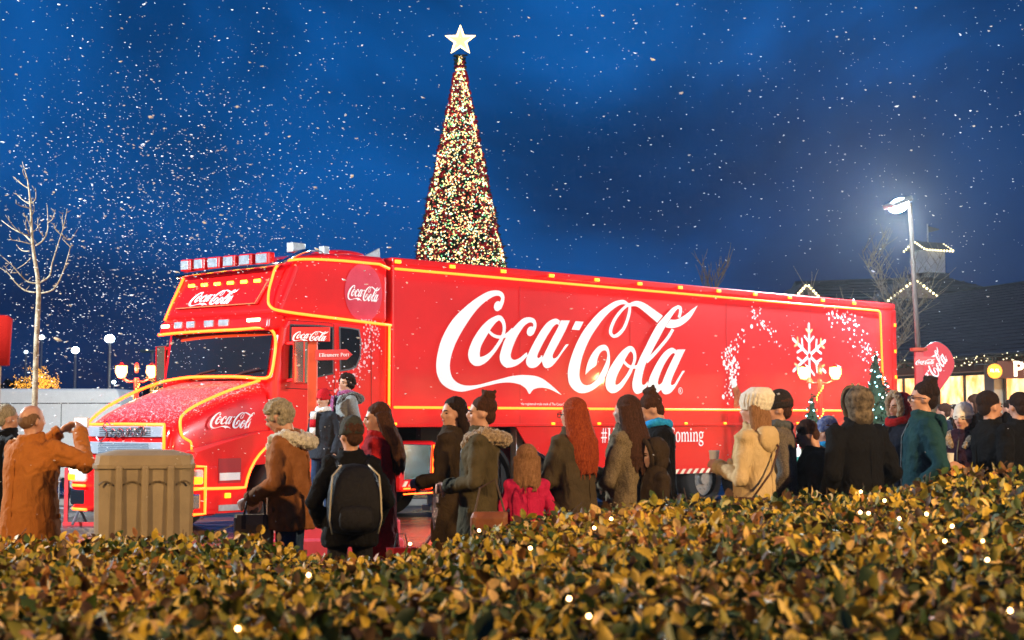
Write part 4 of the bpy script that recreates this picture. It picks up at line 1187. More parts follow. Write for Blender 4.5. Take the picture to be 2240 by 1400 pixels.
# ------------------------------------------------------------------ lamps
def spot_light(name, loc, aim, color, watts, size, parent, cone=120):
    ld = bpy.data.lights.new(name, 'SPOT')
    ld.color, ld.energy, ld.shadow_soft_size, ld.spot_size, ld.spot_blend = color, watts, size, math.radians(cone), .5
    o = bpy.data.objects.new(name, ld); COL.objects.link(o); o.parent = parent; o.location = loc
    o.rotation_euler = Vector(aim).to_track_quat('-Z', 'Y').to_euler()
    return o
def point_light(name, loc, color, watts, size, parent):
    ld = bpy.data.lights.new(name, 'POINT')
    ld.color, ld.energy, ld.shadow_soft_size = color, watts, size
    o = bpy.data.objects.new(name, ld); COL.objects.link(o); o.parent = parent; o.location = loc
    return o
def flood_post(base, h, aim, label, watts, r=.06, name='street_lamp', head=.42, lean=0.0, color=(.86, .96, 1.0), estr=60, light=True, cone=150, drop=-.55):
    e_ = empty(name, base, 0, label, 'street lamp')
    m = MB(); m.tube([(0, 0, 0), (lean * .3, 0, h * .5), (lean, 0, h)], [r * 1.25, r * 1.05, r * .8], 10); m.build('pole', mat('lamp_pole', (.06, .045, .038), .6, .1, var=.15), e_, smooth=True)
    ax, ay = aim
    yaw = math.atan2(ay, ax); rt = Matrix.Rotation(yaw, 3, 'Z') @ Matrix.Rotation(math.radians(22), 3, 'Y')
    c = Vector((lean, 0, h)) + Vector((ax, ay, 0)).normalized() * head * .55
    m = MB(); m.box(c, (head, head * .62, .09), rt); hd_ = m.build('lamp_head', M_STEEL, e_, bevel=.02)
    m = MB(); m.ell(c - rt @ Vector((0, 0, .06)), (head * .45, head * .28, .14), 14, 8, rt); m.build('lens', M_LEDW if estr == 60 else glow('flood_dim', color, estr), hd_)
    if light == 2: point_light('lamp_light', c - rt @ Vector((0, 0, .25)) + Vector((ax, ay, 0)).normalized() * .35, color, watts, .16, e_)
    elif light: spot_light('lamp_light', c - rt @ Vector((0, 0, .22)), (ax, ay, drop), color, watts, .14, e_, cone)
    return e_
q = at(2014, 780, 33.0); hq = at(1990, 445, 33.0)
flood_post((q.x, 33.0, 0), hq.z, (-1, -.45), 'tall white floodlight post standing behind the tail of the lorry', 10500, .055, lean=hq.x - q.x, head=.55)
flood_post((-11.0, 17.0, 0), 6.2, (.9, .4), 'floodlight post on the plaza left of the photographer in orange', 13000, .062)
flood_post((12.5, 14.0, 0), 7.0, (-.54, .84), 'floodlight post on the plaza before the shop row', 15500, .062, cone=92, drop=-.26)
for (px, py, D, lab, on) in ((240, 741, 62, 'bright far car park lamp just right of the young tree', 1), (165, 766, 78, 'middle far car park lamp above the golden tree', 1), (57, 770, 95, 'dim far lamp low beside the red banner', .25), (333, 768, 70, 'unlit grey far lamp above the twin lantern', 0), (249, 836, 110, 'lowest farthest lamp over the white van roof', .5), (91, 738, 88, 'small far lamp touching the young tree trunk', .6)):
    p = at(px, py, D); e_ = empty('street_lamp', (p.x, D, 0), 0, lab, 'street lamp')
    m = MB(); m.tube([(0, 0, 0), (0, 0, p.z)], [.09, .06], 6); m.build('pole', M_STEEL, e_)
    m = MB(); (m.ell((0, 0, p.z), (.10 + .10 * on, .1, .08 + .08 * on), 12, 8) if on else m.box((0, 0, p.z), (1.0, .25, .12))); m.build('lamp_head', glow('far_lamp_%d' % int(on * 100), (.8, .95, 1.0), 14 * on, False) if on else mat('teal_lamp', (.15, .3, .32), .5), e_, bevel=.02)

def lantern_post(px, py, D, label, flip=1, watts=160):
    p = at(px, py, D); z = p.z
    e_ = empty('lantern_post', (p.x, D, 0), 0, label, 'lamp post')
    M_LR = mat('lantern_red', (.50, .02, .012), .4)
    m = MB(); m.cyl((0, 0, 0), (0, 0, .25), .13, 12); m.cyl((0, 0, .25), (0, 0, z - .12), .042, 10); m.cyl((0, 0, .9), (0, 0, .96), .06, 10); m.ell((0, 0, z + .06), (.04, .04, .10), 8, 6); m.build('post', M_LR, e_, smooth=False)
    m = MB(); m.tube([(-.26, 0, z - .12), (-.12, 0, z - .19), (0, 0, z - .17), (.12, 0, z - .19), (.26, 0, z - .12)], .022, 6); m.build('arm', M_LR, e_, smooth=True)
    for s in (-1, 1):
        m = MB(); m.loft([(s * .27, 0, z - .11, .06, .06), (s * .27, 0, z - .02, .105, .105), (s * .27, 0, z + .09, .10, .10)], 6); ln = m.build('lantern', M_WARM, e_)
        m = MB(); m.loft([(s * .27, 0, z + .09, .105, .105), (s * .27, 0, z + .12, .05, .05), (s * .27, 0, z + .16, .010, .010)], 6); m.build('lantern_cap', M_LR, ln)
        m = MB(); m.loft([(s * .26, 0, z - .13, .06, .06), (s * .26, 0, z - .11, .06, .06)], 6); m.build('lantern_base', M_LR, ln)
        for k in range(6):
            a = 2 * PI * (k + .5) / 6; m = MB(); m.tube([(s * .26 + .052 * math.cos(a), .052 * math.sin(a), z - .11), (s * .27 + .104 * math.cos(a), .104 * math.sin(a), z + .09)], .004, 4); m.build('glazing_bar', M_LR, ln)
        point_light('lantern_light', (s * .26, -.16, z - .02), (1, .6, .22), watts, .08, e_)
    bl = MB(); R = random.Random(int(px))
    for k in range(46):
        t = k / 46; a = t * 26; bl.ell((.055 * math.cos(a), .055 * math.sin(a), .4 + t * (z - .55)), .012, 5, 4)
    tag(bl.build('fairy_lights', glow('lantern_fairy', (1, .5, .06), 6, False), e_), kind='stuff')
    return e_
lantern_post(299, 812, 28.0, 'red twin-lantern post wound with fairy lights beside the bonnet', 1, 90)
lantern_post(1793, 815, 27.5, 'red twin-lantern post glowing before the trailer tail between firs', 1, 70)

# ------------------------------------------------------------------ the tall Christmas tree
def xmas_tree(base, H, R0, label, nf, nl, nb, seed, lights, tuft=.16, lsize=.03, name='christmas_tree', jag=.06, sprig_col=(.014, .034, .016), rpow=1.0, baub=.05):
    R = random.Random(seed)
    e_ = empty(name, base, 0, label, 'christmas tree')
    m = MB(); m.cyl((0, 0, 0), (0, 0, H * .12), R0 * .08, 10); m.build('trunk', M_BARKD, e_)
    fo = MB()
    fo.loft([(0, 0, H * .06, R0 * .86, R0 * .86), (0, 0, H * .5, R0 * .46, R0 * .46), (0, 0, H * .97, R0 * .03, R0 * .03)], 14)
    def surf(off=0.0):
        t = 1 - math.sqrt(R.random()) if R.random() < .82 else R.uniform(.3, 1); a = R.uniform(0, 2 * PI)
        r = R0 * (1 - t) ** rpow * (1 + jag * math.sin(a * 7 + t * 55)) + off
        return t, a, Vector((r * math.cos(a), r * math.sin(a), H * (.05 + .95 * t)))
    for _ in range(nf):
        t, a, p = surf(R.uniform(-.3, .05) * tuft * 2)
        d = Vector((math.cos(a), math.sin(a), R.uniform(-.7, .5))).normalized()
        sd = d.cross(Vector((R.uniform(-1, 1), R.uniform(-1, 1), R.uniform(-1, 1)))).normalized()
        L = tuft * R.uniform(.6, 1.3) * (.35 + .65 * (1 - t)); w = L * .28
        fo.add([p - d * L * .3 - sd * w, p - d * L * .3 + sd * w, p + d * L * .7], [(0, 1, 2)])
    tag(fo.build('foliage', mat(name + '_green%d' % seed, sprig_col, .8, var=.4, vscale=3), e_, fix=False), kind='stuff')
    mbs = {k: MB() for k, *_ in lights}
    for _ in range(nl):
        k = R.choices([l[0] for l in lights], [l[3] for l in lights])[0]
        t, a, p = surf(0); p = p + Vector((math.cos(a), math.sin(a), 0)) * tuft * .28 * (.3 + .7 * (1 - t))
        s = lsize * R.uniform(.7, 1.25); v = [(s, 0, 0), (-s, 0, 0), (0, s, 0), (0, -s, 0), (0, 0, s), (0, 0, -s)]
        mbs[k].add([p + Vector(q) for q in v], [(0, 2, 4), (2, 1, 4), (1, 3, 4), (3, 0, 4), (2, 0, 5), (1, 2, 5), (3, 1, 5), (0, 3, 5)])
    for (k, c, st, w) in lights:
        tag(mbs[k].build('fairy_lights', glow('fairy_' + k, c, st, False), e_, fix=False), kind='stuff')
    if nb:
        bb = MB()
        for _ in range(nb):
            t, a, p = surf(tuft * .2); bb.ell(p, baub * R.uniform(.7, 1.2), 7, 5)
        tag(bb.build('baubles', mat('red_bauble', (.55, .006, .01), .18, coat=.6), e_, smooth=True), kind='stuff')
    return e_
DT = 50.0
tp = at(1007, 122, DT); bp = at(912, 578, DT)
half = abs(bp.x - tp.x) * .92; Rb = half * tp.z / (tp.z - bp.z)
tree = xmas_tree((tp.x, DT, 0), tp.z * 1.0, Rb, 'very tall cone Christmas tree covered in lights with a glowing star', 26000, 21000, 2400, 5,
                 [('warm', (1.0, .66, .28), 4.2, 7), ('cool', (.66, 1.0, .80), 3.0, 3), ('green', (.25, 1.0, .35), 2.0, 1.6), ('rose', (1.0, .13, .08), 2.6, 2.2)], .42, .0195, jag=.035, baub=.055)
sp_ = at(1007, 89, DT)
m = MB(); poly = []
for k in range(10):
    a = PI / 2 + k * PI / 5; rr_ = .47 if k % 2 == 0 else .175
    poly.append((rr_ * math.cos(a), rr_ * math.sin(a)))
st_c = Vector((0, 0, sp_.z))
vs = [st_c + Vector((a, 0, b_)) for a, b_ in poly] + [st_c + Vector((0, -.12, 0)), st_c + Vector((0, .12, 0))]
m.add(vs, [(k, (k + 1) % 10, 10) for k in range(10)] + [((k + 1) % 10, k, 11) for k in range(10)])
star = m.build('star', glow('star_light', (1.0, .72, .26), 1.6), tree)
m = MB(); m.tube([st_c + Vector((a * 1.02, -.02, b_ * 1.02)) for a, b_ in poly], .035, 6, closed=True); m.build('star_outline', glow('star_edge', (1.0, .72, .25), 6), star)
blue = [('ice', (.35, .85, 1.0), 9.0, 5), ('white', (.9, .95, 1.0), 9.0, 3)]
p = at(1915, 768, 26.0)
xmas_tree((p.x, 26, 0), p.z, .62, 'dark fir with icy blue lights by the lorry tail', 2600, 330, 0, 31, blue, .17, .014, 'decorated_fir', .22, (.02, .05, .022))
p = at(1776, 862, 24.5)
xmas_tree((p.x, 24.5, 0), p.z, .42, 'small dark fir with few blue lights behind the white fence', 1500, 60, 0, 33, blue, .15, .012, 'decorated_fir', .22, (.02, .05, .022))
p = at(1868, 838, 27.5)
xmas_tree((p.x, 27.5, 0), p.z, .5, 'plain dark fir half hidden behind the plaid hood', 1500, 30, 0, 35, blue, .16, .012, 'decorated_fir', .22, (.02, .05, .022))

# ------------------------------------------------------------------ white picket fence
p = at(1715, 1000, 22.5); e_ = empty('picket_fence', (p.x, 22.5, 0), 0, 'white picket fence with bows between the waiting people', 'fence')
M_PK = mat('white_fence_paint', (.78, .80, .82), .5, var=.05)
zt = at(1740, 975, 22.5).z
for k in range(9):
    m = MB(); x = k * .20
    m.prism([(x - .04, .05), (x + .04, .05), (x + .04, zt - .06), (x, zt), (x - .04, zt - .06)], lambda a, c: (a, -.01, c), lambda a, c: (a, .012, c)); m.build('picket', M_PK, e_)
for zz in (.35, zt - .25):
    m = MB(); m.span((-.1, .015, zz - .04), (1.7, .045, zz + .04)); m.build('rail', M_PK, e_)
m = MB(); m.ell((.21, -.04, zt - .2), (.06, .03, .05)); m.ell((.10, -.04, zt - .17), (.07, .03, .05)); m.ell((.32, -.04, zt - .17), (.07, .03, .05)); m.build('bow', mat('teal_bow', (.02, .25, .22), .4), e_, smooth=True)
# ------------------------------------------------------------------ red photo steps
p = at(745, 1120, 18.9)
stp = empty('photo_steps', (p.x - .1, 18.9, 0), math.radians(8), 'low red two-tier photo platform under mother and boy', 'platform')
M_STEP = mat('step_red', (.55, .06, .09), .35, var=.1, vscale=4)
m = MB(); m.span((-1.0, -.3, 0), (.78, .8, .40)); up1 = m.build('upper_tier', M_STEP, stp, bevel=.015)
m = MB(); m.span((-1.02, -.62, 0), (.80, -.303, .20)); m.build('lower_tier', M_STEP, stp, bevel=.015)
m = MB(); m.span((-.98, -.28, .402), (.76, .78, .412)); m.build('tread', mat('tread_grip', (.25, .05, .06), .8, bump=.4, bscale=90), stp)
place_logo(up1, (-.86, -.302, .225), (1, 0, 0), (0, 0, 1), .46, n=2, lift=.004)
# ------------------------------------------------------------------ red finger post
sx = at(684, 800, 20.2)
fp = empty('finger_post', (sx.x, 20.2, 0), 0, 'red signpost with script board and arrow board beside the cab door', 'signpost')
zt = at(684, 745, 20.2).z
m = MB(); m.span((-.058, -.05, 0), (.058, .05, zt)); m.span((-.16, -.16, 0), (.16, .16, .06)); m.build('post', mat('post_red', (.60, .05, .012), .4), fp, bevel=.01)
a0, a1 = at(640, 716, 20.2), at(723, 748, 20.2)
m = MB(); m.span((a0.x - sx.x, -.085, a1.z), (a1.x - sx.x, -.052, a0.z)); bd = m.build('name_board', M_SIGNRED, fp, bevel=.006)
place_logo(bd, (a0.x - sx.x + .012, -.087, a1.z + .005), (1, 0, -0.0), (0, 0, 1), .455, n=2, lift=.004, height=1.05)
b0, b1 = at(692, 766, 20.2), at(772, 789, 20.2)
m = MB(); xl, xr, zl_, zh = b0.x - sx.x, b1.x - sx.x, b1.z, b0.z
m.prism([(xl, zl_), (xr - .07, zl_), (xr, (zl_ + zh) / 2), (xr - .07, zh), (xl, zh)], lambda a, c: (a, -.09, c + .02 * (a - xl)), lambda a, c: (a, -.055, c + .02 * (a - xl)))
ab = m.build('arrow_board', mat('arrow_red', (.55, .03, .035), .4), fp, bevel=.004)
serif_text('Ellesmere Port', ab, (xl + .045, -.094, zl_ + .045), (1, 0, .02), (0, 0, 1), .060, M_WHITEP, .95)
# ------------------------------------------------------------------ litter bin
p = at(316, 1000, 10.8); zt = at(316, 983, 10.8).z
bn = empty('litter_bin', (p.x, 10.8, 0), math.radians(14), 'tall beige ribbed litter bin behind the hedge', 'bin')
M_BIN = mat('beige_plastic', (.26, .205, .125), .6, var=.12, vscale=6, bump=.12, bscale=120)
hw = .325
m = MB(); m.loft([(0, 0, 0, hw * .94, .28), (0, 0, zt - .10, hw, .30), (0, 0, zt - .035, hw * .97, .29), (0, 0, zt - .005, hw * .6, .2), (0, 0, zt, hw * .2, .08)], 40, power=7); m.build('body', M_BIN, bn, smooth=False)
for x0 in (-.165, .0, .165):
    m = MB(); m.span((x0 - .022, -.325, .02), (x0 + .022, -.27, zt - .10)); m.build('rib', M_BIN, bn, bevel=.014)
for x0, w_ in ((-.0825, .105), (.0825, .105), (-.25, .085), (.25, .085)):
    m = MB(); m.tube([tuple(v) for v in catmull([(x0 - w_ / 2, -.302, zt - .225), (x0 - w_ / 4, -.303, zt - .208), (x0, -.304, zt - .203), (x0 + w_ / 4, -.303, zt - .208), (x0 + w_ / 2, -.302, zt - .225)], 3)], .006, 5); m.build('handhold', mat('bin_dark_line', (.12, .09, .05), .7), bn)  # handhold arcs in a darker brown than the bin
m = MB(); m.loft([(0, 0, zt - .12, hw * 1.03, .312), (0, 0, zt - .095, hw * 1.03, .312)], 40, power=7); m.build('rim', M_BIN, bn)
for x0 in (-.165, .165):
    m = MB(); m.ell((x0, -.312, zt - .15), .012, 8, 6); m.build('screw_cap', mat('brass_cap', (.6, .4, .1), .3, .7), bn)
# ------------------------------------------------------------------ red banner on a pale pole, far left
p = at(4, 745, 9.0); z0, z1 = at(4, 800, 9).z, at(4, 690, 9).z
bn = empty('banner', (p.x, 9.0, 0), 0, 'red fabric banner sleeve on a pale pole beside the young tree', 'banner')
m = MB(); m.loft([(-.03, 0, z0, .075, .02), (-.03, 0, z1 - .02, .085, .025), (-.03, 0, z1, .06, .02)], 20, power=4); m.build('cloth', mat('banner_red_cloth', (.55, .012, .03), .8, bump=.3, bscale=120), bn, smooth=True)
m = MB(); m.tube([(-.035, 0, 0), (-.02, 0, z1 - .05)], .022, 8); m.build('pole', mat('pale_pole', (.55, .48, .40), .4), bn)
# ------------------------------------------------------------------ teardrop flag and second finger post at the right
p = at(2048, 800, 31.0); e_ = empty('teardrop_flag', (p.x, 31.0, 0), 0, 'red teardrop flag with white script standing before the shops', 'flag')
def fl(x, y): q = at(x, y, 31.0); return (q.x - p.x, q.z)
out = [tuple(v) for v in catmull([fl(2010, 900), fl(2007, 850), fl(2008, 800), fl(2020, 765), fl(2046, 748), fl(2073, 762), fl(2087, 793), fl(2078, 822), fl(2055, 855), fl(2030, 895)], 5, True)]
m = MB(); m.prism(out, lambda a, c: (a, -.012, c), lambda a, c: (a, .012, c)); fc = m.build('cloth', mat('flag_red', (.60, .015, .03), .6, bump=.15, bscale=6), e_)
m = MB(); m.tube([(a, 0, c) for a, c in out[:36]], .012, 5); m.tube([(out[0][0] - .02, 0, 0), (out[0][0], 0, out[0][1])], .016, 6); m.build('pole', M_BLACK, e_)
o_ = fl(2024, 872)
place_logo(fc, (o_[0], -.014, o_[1]), (.52, 0, .85), (-.85, 0, .52), .98, n=2, lift=.004, height=1.25)
p = at(2020, 790, 30.0); e_ = empty('finger_post', (p.x, 30.0, 0), 0, 'small red signpost with script board overlapping the teardrop flag', 'signpost')
m = MB(); zt = at(2012, 768, 30).z; m.span((-.16, -.03, 0), (.0, .08, zt)); m.build('post', mat('post_red2', (.5, .012, .02), .5), e_, bevel=.01)
m = MB(); m.cyl((-.08, .02, zt), (-.08, .02, zt + .06), .16, 14); m.build('cap', mat('post_cap', (.5, .05, .012), .5), e_)
b0, b1 = at(1999, 781, 30), at(2044, 800, 30)
m = MB(); m.span((b0.x - p.x, -.07, b1.z), (b1.x - p.x, -.034, b0.z)); bd = m.build('name_board', M_SIGNRED, e_)
place_logo(bd, (b0.x - p.x + .01, -.072, b1.z + .01), (1, 0, .05), (0, 0, 1), .37, n=2, lift=.003)
# ------------------------------------------------------------------ white van and crowd barrier behind the photographer
VY = 33.0
v0, v1 = at(-300, 850, VY), at(268, 850, VY); zr = at(100, 850, VY).z
van = empty('panel_van', ((v0.x + v1.x) / 2, VY, 0), 0, 'plain white panel van parked behind the man in orange', 'van')
L_ = v1.x - v0.x; hx = L_ / 2
M_VAN = mat('white_van_paint', (.80, .80, .77), .35, coat=.3, var=.04)
m = MB(); m.prism([(-hx, .35), (-hx, zr - .3), (-hx + .3, zr), (hx - .12, zr), (hx - .02, zr - .35), (hx + .12, .9), (hx + .12, .35)], lambda a, c: (a, 0, c), lambda a, c: (a, 1.9, c)); m.build('body', M_VAN, van, bevel=.07, seg=3)
for (xa, za, xb, zb) in ((-hx + .2, zr - .31, hx - .05, zr - .30), (-hx + .2, 1.0, hx + .08, 1.0)):
    m = MB(); m.tube([(xa, -.002, za), (xb, -.002, zb)], .010, 4); m.build('side_seam', mat('seam_grey', (.12, .12, .11), .6), van)
for xa in (hx - 1.25, hx - 2.6):
    m = MB(); m.tube([(xa, -.002, .5), (xa, -.002, zr - .32)], .008, 4); m.build('door_seam', mat('seam_grey', (.12, .12, .11), .6), van)
for xx in (-hx + .9, hx - .9): wheel(van, xx, .12, .33, .22, -1)
m = MB(); m.span((hx + .06, .02, .38), (hx + .2, 1.88, .6)); m.build('bumper', M_BLACK, van, bevel=.03)
p = at(145, 1000, 24.0)
bar_ = empty('crowd_barrier', (p.x, 24.0, 0), math.radians(-4), 'steel crowd barrier with a red end post by the bonnet', 'barrier')
x0_ = -2.2
m = MB(); m.tube([(x0_, 0, .25), (x0_, 0, 1.1), (.32, 0, 1.1), (.32, 0, .25)], .021, 6, closed=True); m.build('frame', M_STEEL, bar_)
for k in range(16):
    m = MB(); m.tube([(x0_ + .15 + k * .15, 0, .25), (x0_ + .15 + k * .15, 0, 1.1)], .009, 5); m.build('bar', M_STEEL, bar_)
for xx in (x0_ + .2, .22):
    m = MB(); m.tube([(xx, -.3, .03), (xx, 0, .25), (xx, .3, .03)], .02, 6); m.build('foot', M_STEEL, bar_)
m = MB(); m.span((.0, -.06, 0), (.06, -.03, .85)); m.span((.0, -.1, 0), (.5, -.03, .05)); m.build('red_post', mat('post_red3', (.55, .02, .03), .5), bar_)

# ------------------------------------------------------------------ people
def skin(t=0): return mat('skin_%d' % t, [(.50, .27, .19), (.56, .33, .24), (.42, .22, .15)][t], .5, var=.08, vscale=25)
def cloth(name, c, c2=None, vs=60, rough=.85, bump=.35, bs=160, sheen=0.0): return mat('cloth_' + name, c, rough, var=0 if c2 else .18, color2=c2, vscale=vs, bump=bump, bscale=bs, sheen=sheen, fold=.45, spec=.12)
def hairm(name, c, c2): return mat('hair_' + name, c, .8, spec=.15, color2=c2, vscale=30, bump=.6, bscale=60, stretch=(6, 6, .7))
HAIR = dict(dark=hairm('dark', (.010, .006, .005), (.035, .018, .012)), brown=hairm('brown', (.030, .013, .007), (.085, .035, .018)), red=hairm('red', (.16, .022, .008), (.38, .075, .018)),
            grizzled=hairm('grizzled', (.14, .075, .04), (.24, .15, .09)), grey=hairm('grey', (.20, .17, .11), (.46, .42, .32)), short=hairm('short', (.05, .032, .02), (.16, .11, .07)), blond=hairm('blond', (.16, .075, .03), (.34, .18, .09)))
JEANS = cloth('denim', (.012, .028, .075), (.03, .06, .13), 90)
DARKT = cloth('dark_trousers', (.012, .012, .016))
SHOE = mat('shoe_black', (.012, .011, .011), .5)
EYE = mat('eye_dark', (.012, .009, .008), .2)
LIP = mat('lip', (.38, .10, .09), .45)
def FUR(name, c, c2): return mat('fur_' + name, c, .9, color2=c2, vscale=45, bump=1.0, bscale=90, sheen=.5)
FUR_T, FUR_C, FUR_B, FUR_W = FUR('tan', (.16, .10, .05), (.46, .34, .20)), FUR('cream', (.50, .46, .36), (.75, .72, .62)), FUR('black', (.008, .008, .008), (.04, .035, .03)), FUR('white', (.6, .58, .55), (.8, .8, .78))

def finger_hand(mb, wrist, d, nrm, s=1.0, curl=.5, side=1):
    d = d.normalized(); nrm = (nrm - d * nrm.dot(d)).normalized(); lat = d.cross(nrm) * side
    p = wrist + d * .045 * s
    rot = Matrix((lat, d, nrm)).transposed()
    mb.ell(p, (.042 * s, .055 * s, .018 * s), 10, 6, rot)
    for k, (o, L) in enumerate(((-.031, .062), (-.0105, .072), (.0105, .068), (.031, .053))):
        b0 = wrist + d * .088 * s + lat * o * s
        b1 = b0 + (d * math.cos(curl * .6) + nrm * math.sin(curl * .6)) * L * .55 * s
        b2 = b1 + (d * math.cos(curl * 1.7) + nrm * math.sin(curl * 1.7)) * L * .5 * s
        mb.tube([b0 - d * .02 * s, b0, b1, b2], [.0105 * s, .0105 * s, .0095 * s, .008 * s], 6)
    t0 = wrist + d * .03 * s - lat * .034 * s
    t1 = t0 + (d * .6 - lat * .7 + nrm * .3).normalized() * .04 * s
    t2 = t1 + (d * .85 - lat * .15 + nrm * .45).normalized() * .032 * s
    mb.tube([t0, t1, t2], [.0135 * s, .012 * s, .009 * s], 6)

PEOPLE = {}
def person(key, px, ytop, D, yaw, label, coat, hem=.62, base=0.0, kid=False, male=False, hair=('short', 'brown'), hat=None, arms='down', trousers=JEANS, hy=0, hp=0, sk=0, fur=None, scarf=None, glasses=False,
           fat=1.0, face=True, extra=0.0, hood=None, lowdetail=False, group=None, skirt=0.0, lean=0.0, coatdisp=.031):
    p0 = at(px, ytop, D)
    h = p0.z - base - extra
    k = h / 1.70
    hs = .935 if not kid else min(1.22, (.88 if h > 1.3 else .84) / k)
    root = empty('person', (p0.x, D, base), math.radians(yaw), label, 'person', group)
    V = Vector
    mirror = lambda v: V((-v[0], v[1], v[2]))
    sw = .19 if male else .163
    if kid: sw = .150
    AR = {'down': [((.235, -.03, 1.10), (.235, .05, .86))] * 2, 'front': [((.245, .02, 1.10), (.055, .235, 1.06))] * 2, 'cup': [((.245, .0, 1.10), (.07, .25, 1.18))] * 2,
          'pockets': [((.27, -.07, 1.10), (.20, .10, .93))] * 2, 'photo': [((.36, .17, 1.27), (.10, .36, 1.50)), ((.36, .15, 1.29), (.10, .36, 1.50))], 'cross': [((.25, .06, 1.10), (-.07, .22, 1.12)), ((.25, .06, 1.08), (-.10, .20, 1.04))],
          'bag': [((.235, .03, 1.11), (.17, .26, .98)), ((.235, .03, 1.11), (.12, .27, .98))], 'phone': [((.24, .05, 1.10), (.06, .28, 1.24))] * 2,
          'hug': [((.25, .10, 1.16), (.05, .22, 1.22)), ((.28, -.02, 1.16), (.34, .05, 1.02))]}
    ar = AR[arms] if isinstance(arms, str) else arms
    sh = [V((sw, 0, 1.375)), V((-sw, 0, 1.375))]
    el = [V(ar[0][0]), mirror(ar[1][0])]; wr = [V(ar[0][1]), mirror(ar[1][1])]
    nb = V((0, -.005, 1.45))
    HR = Matrix.Rotation(math.radians(hy), 3, 'Z') @ Matrix.Rotation(math.radians(hp), 3, 'X')
    def hd(v): return nb + HR @ ((V(v) - nb) * hs)
    def leanf(v):
        if lean and v.z > .9: v = V((v.x, v.y + (v.z - .9) * lean, v.z))
        return v * k
    # body: one surface from feet to crown
    b = MB()
    for s in (1, -1):
        b.tube([(s * .085, 0, .92), (s * .10, .01, .50), (s * .10, -.015, .09)], [.068, .050, .038], 10)
        b.ell((s * .105, .06, .04), (.042, .12, .038), 10, 6)
    b.loft([(0, 0, .84, .12, .085), (0, 0, .95, .135, .095), (0, 0, 1.08, .115, .085), (0, .005, 1.25, .135, .095), (0, 0, 1.35, sw - .05, .08), (0, -.005, 1.41, .07, .055)], 16)
    b.tube([(0, -.012, 1.38), (0, 0, 1.52)], [.058, .052], 10)
    for i in (0, 1):
        b.tube([sh[i] * 1.0 - V((.035 if i == 0 else -.035, 0, .012)), el[i], wr[i]], [.034, .032, .027], 8)
        d = wr[i] - el[i]
        nm = V((-1 if i == 0 else 1, .2, -.2)) if arms != 'photo' else V((-1 if i == 0 else 1, .3, 0))
        if arms == 'down': nm = V((-1 if i == 0 else 1, 0, 0))
        finger_hand(b, wr[i], d, nm, 1.0, .75, 1 if i == 0 else -1)
    hb = MB()
    hb.ell((0, -.012, 1.612), (.076, .096, .090), 16, 12)
    hb.ell((0, .018, 1.558), (.060, .074, .082), 14, 10)
    hb.ell((0, .058, 1.500), (.030, .030, .024), 10, 8)
    hb.ell((0, .070, 1.607), (.050, .024, .016), 10, 6)
    hb.tube([(0, .084, 1.605), (0, .102, 1.575), (0, .108, 1.558)], [.010, .013, .015], 8)
    for s in (1, -1):
        hb.ell((s * .012, .097, 1.554), (.009, .011, .008), 6, 5)
        hb.ell((s * .038, .062, 1.562), (.022, .022, .02), 8, 6)
        hb.ell((s * .077, -.005, 1.572), (.011, .021, .030), 8, 6)
    hb.ell((0, .083, 1.527), (.024, .013, .011), 8, 6)
    hb.tube([(0, -.01, 1.50), (0, -.03, 1.58)], [.05, .06], 8)
    hb.xform(hd); b.add(hb.v, hb.f)
    b.xform(leanf)
    body = b.build('body', skin(sk), root, remesh=.0115 if not lowdetail else .02, sm=2)
    if face:
        for s in (1, -1):
            m = MB(); m.ell((s * .031, .081, 1.585), (.0135, .007, .0065), 8, 6); m.xform(hd).xform(leanf); m.build('eye', EYE, body, smooth=True)
            m = MB(); m.tube([(s * .014, .094, 1.603), (s * .034, .092, 1.608), (s * .052, .079, 1.602)], [.004, .005, .003], 5); m.xform(hd).xform(leanf); m.build('eyebrow', HAIR['brown'] if hair[1] not in HAIR else HAIR[hair[1]], body)
        m = MB(); m.ell((0, .092, 1.527), (.024, .007, .0065), 8, 6); m.xform(hd).xform(leanf); m.build('lips', LIP, body, smooth=True)
    # trousers, shoes
    t = MB()
    for s in (1, -1): t.tube([(s * .085, 0, .93), (s * .102, .012, .50), (s * .105, -.01, .07)], [.085, .070, .062], 12)
    t.loft([(0, 0, .80, .145, .105), (0, 0, .95, .150, .108), (0, 0, 1.04, .13, .10)], 16)
    t.xform(leanf).build('trousers', trousers, root, remesh=.02, sm=2, disp=.015, dscale=.12)
    for s in (1, -1):
        m = MB(); m.loft([(s * .107, .05, .0, .055, .14), (s * .107, .05, .035, .052, .135), (s * .107, .02, .08, .045, .09), (s * .107, -.02, .12, .045, .055)], 14); m.xform(leanf).build('shoe', SHOE, root, smooth=True)
    # coat
    c = MB(); f_ = fat * .89
    fl_ = skirt
    hemw = .205 + .10 * fl_ + max(0, .85 - hem) * .06
    rings = [(0, 0, hem, hemw * f_, (.165 + .08 * fl_) * f_), (0, 0, hem + (1.0 - hem) * .5, (.205 + .03 * fl_) * f_, .162 * f_), (0, .0, 1.03, .182 * f_, .150 * f_), (0, .005, 1.15, .185 * f_, .148 * f_), (0, .005, 1.27, .205 * f_, .148 * f_), (0, -.002, 1.36, (sw + .025), .125), (0, -.008, 1.42, .125, .10), (0, -.008, 1.455, .085, .08)]
    c.loft(rings, 22, power=2.3)
    for i in (0, 1):
        d = (wr[i] - el[i])
        c.tube([sh[i] - V((.03 if i == 0 else -.03, 0, 0)), sh[i].lerp(el[i], .5), el[i], el[i].lerp(wr[i], .5), wr[i] - d.normalized() * .01], [.076 * f_, .068 * f_, .061 * f_, .053, .046], 12)
        c.ell(sh[i], (.066, .070, .062), 10, 8); c.ell(el[i], .063 * f_, 8, 6)
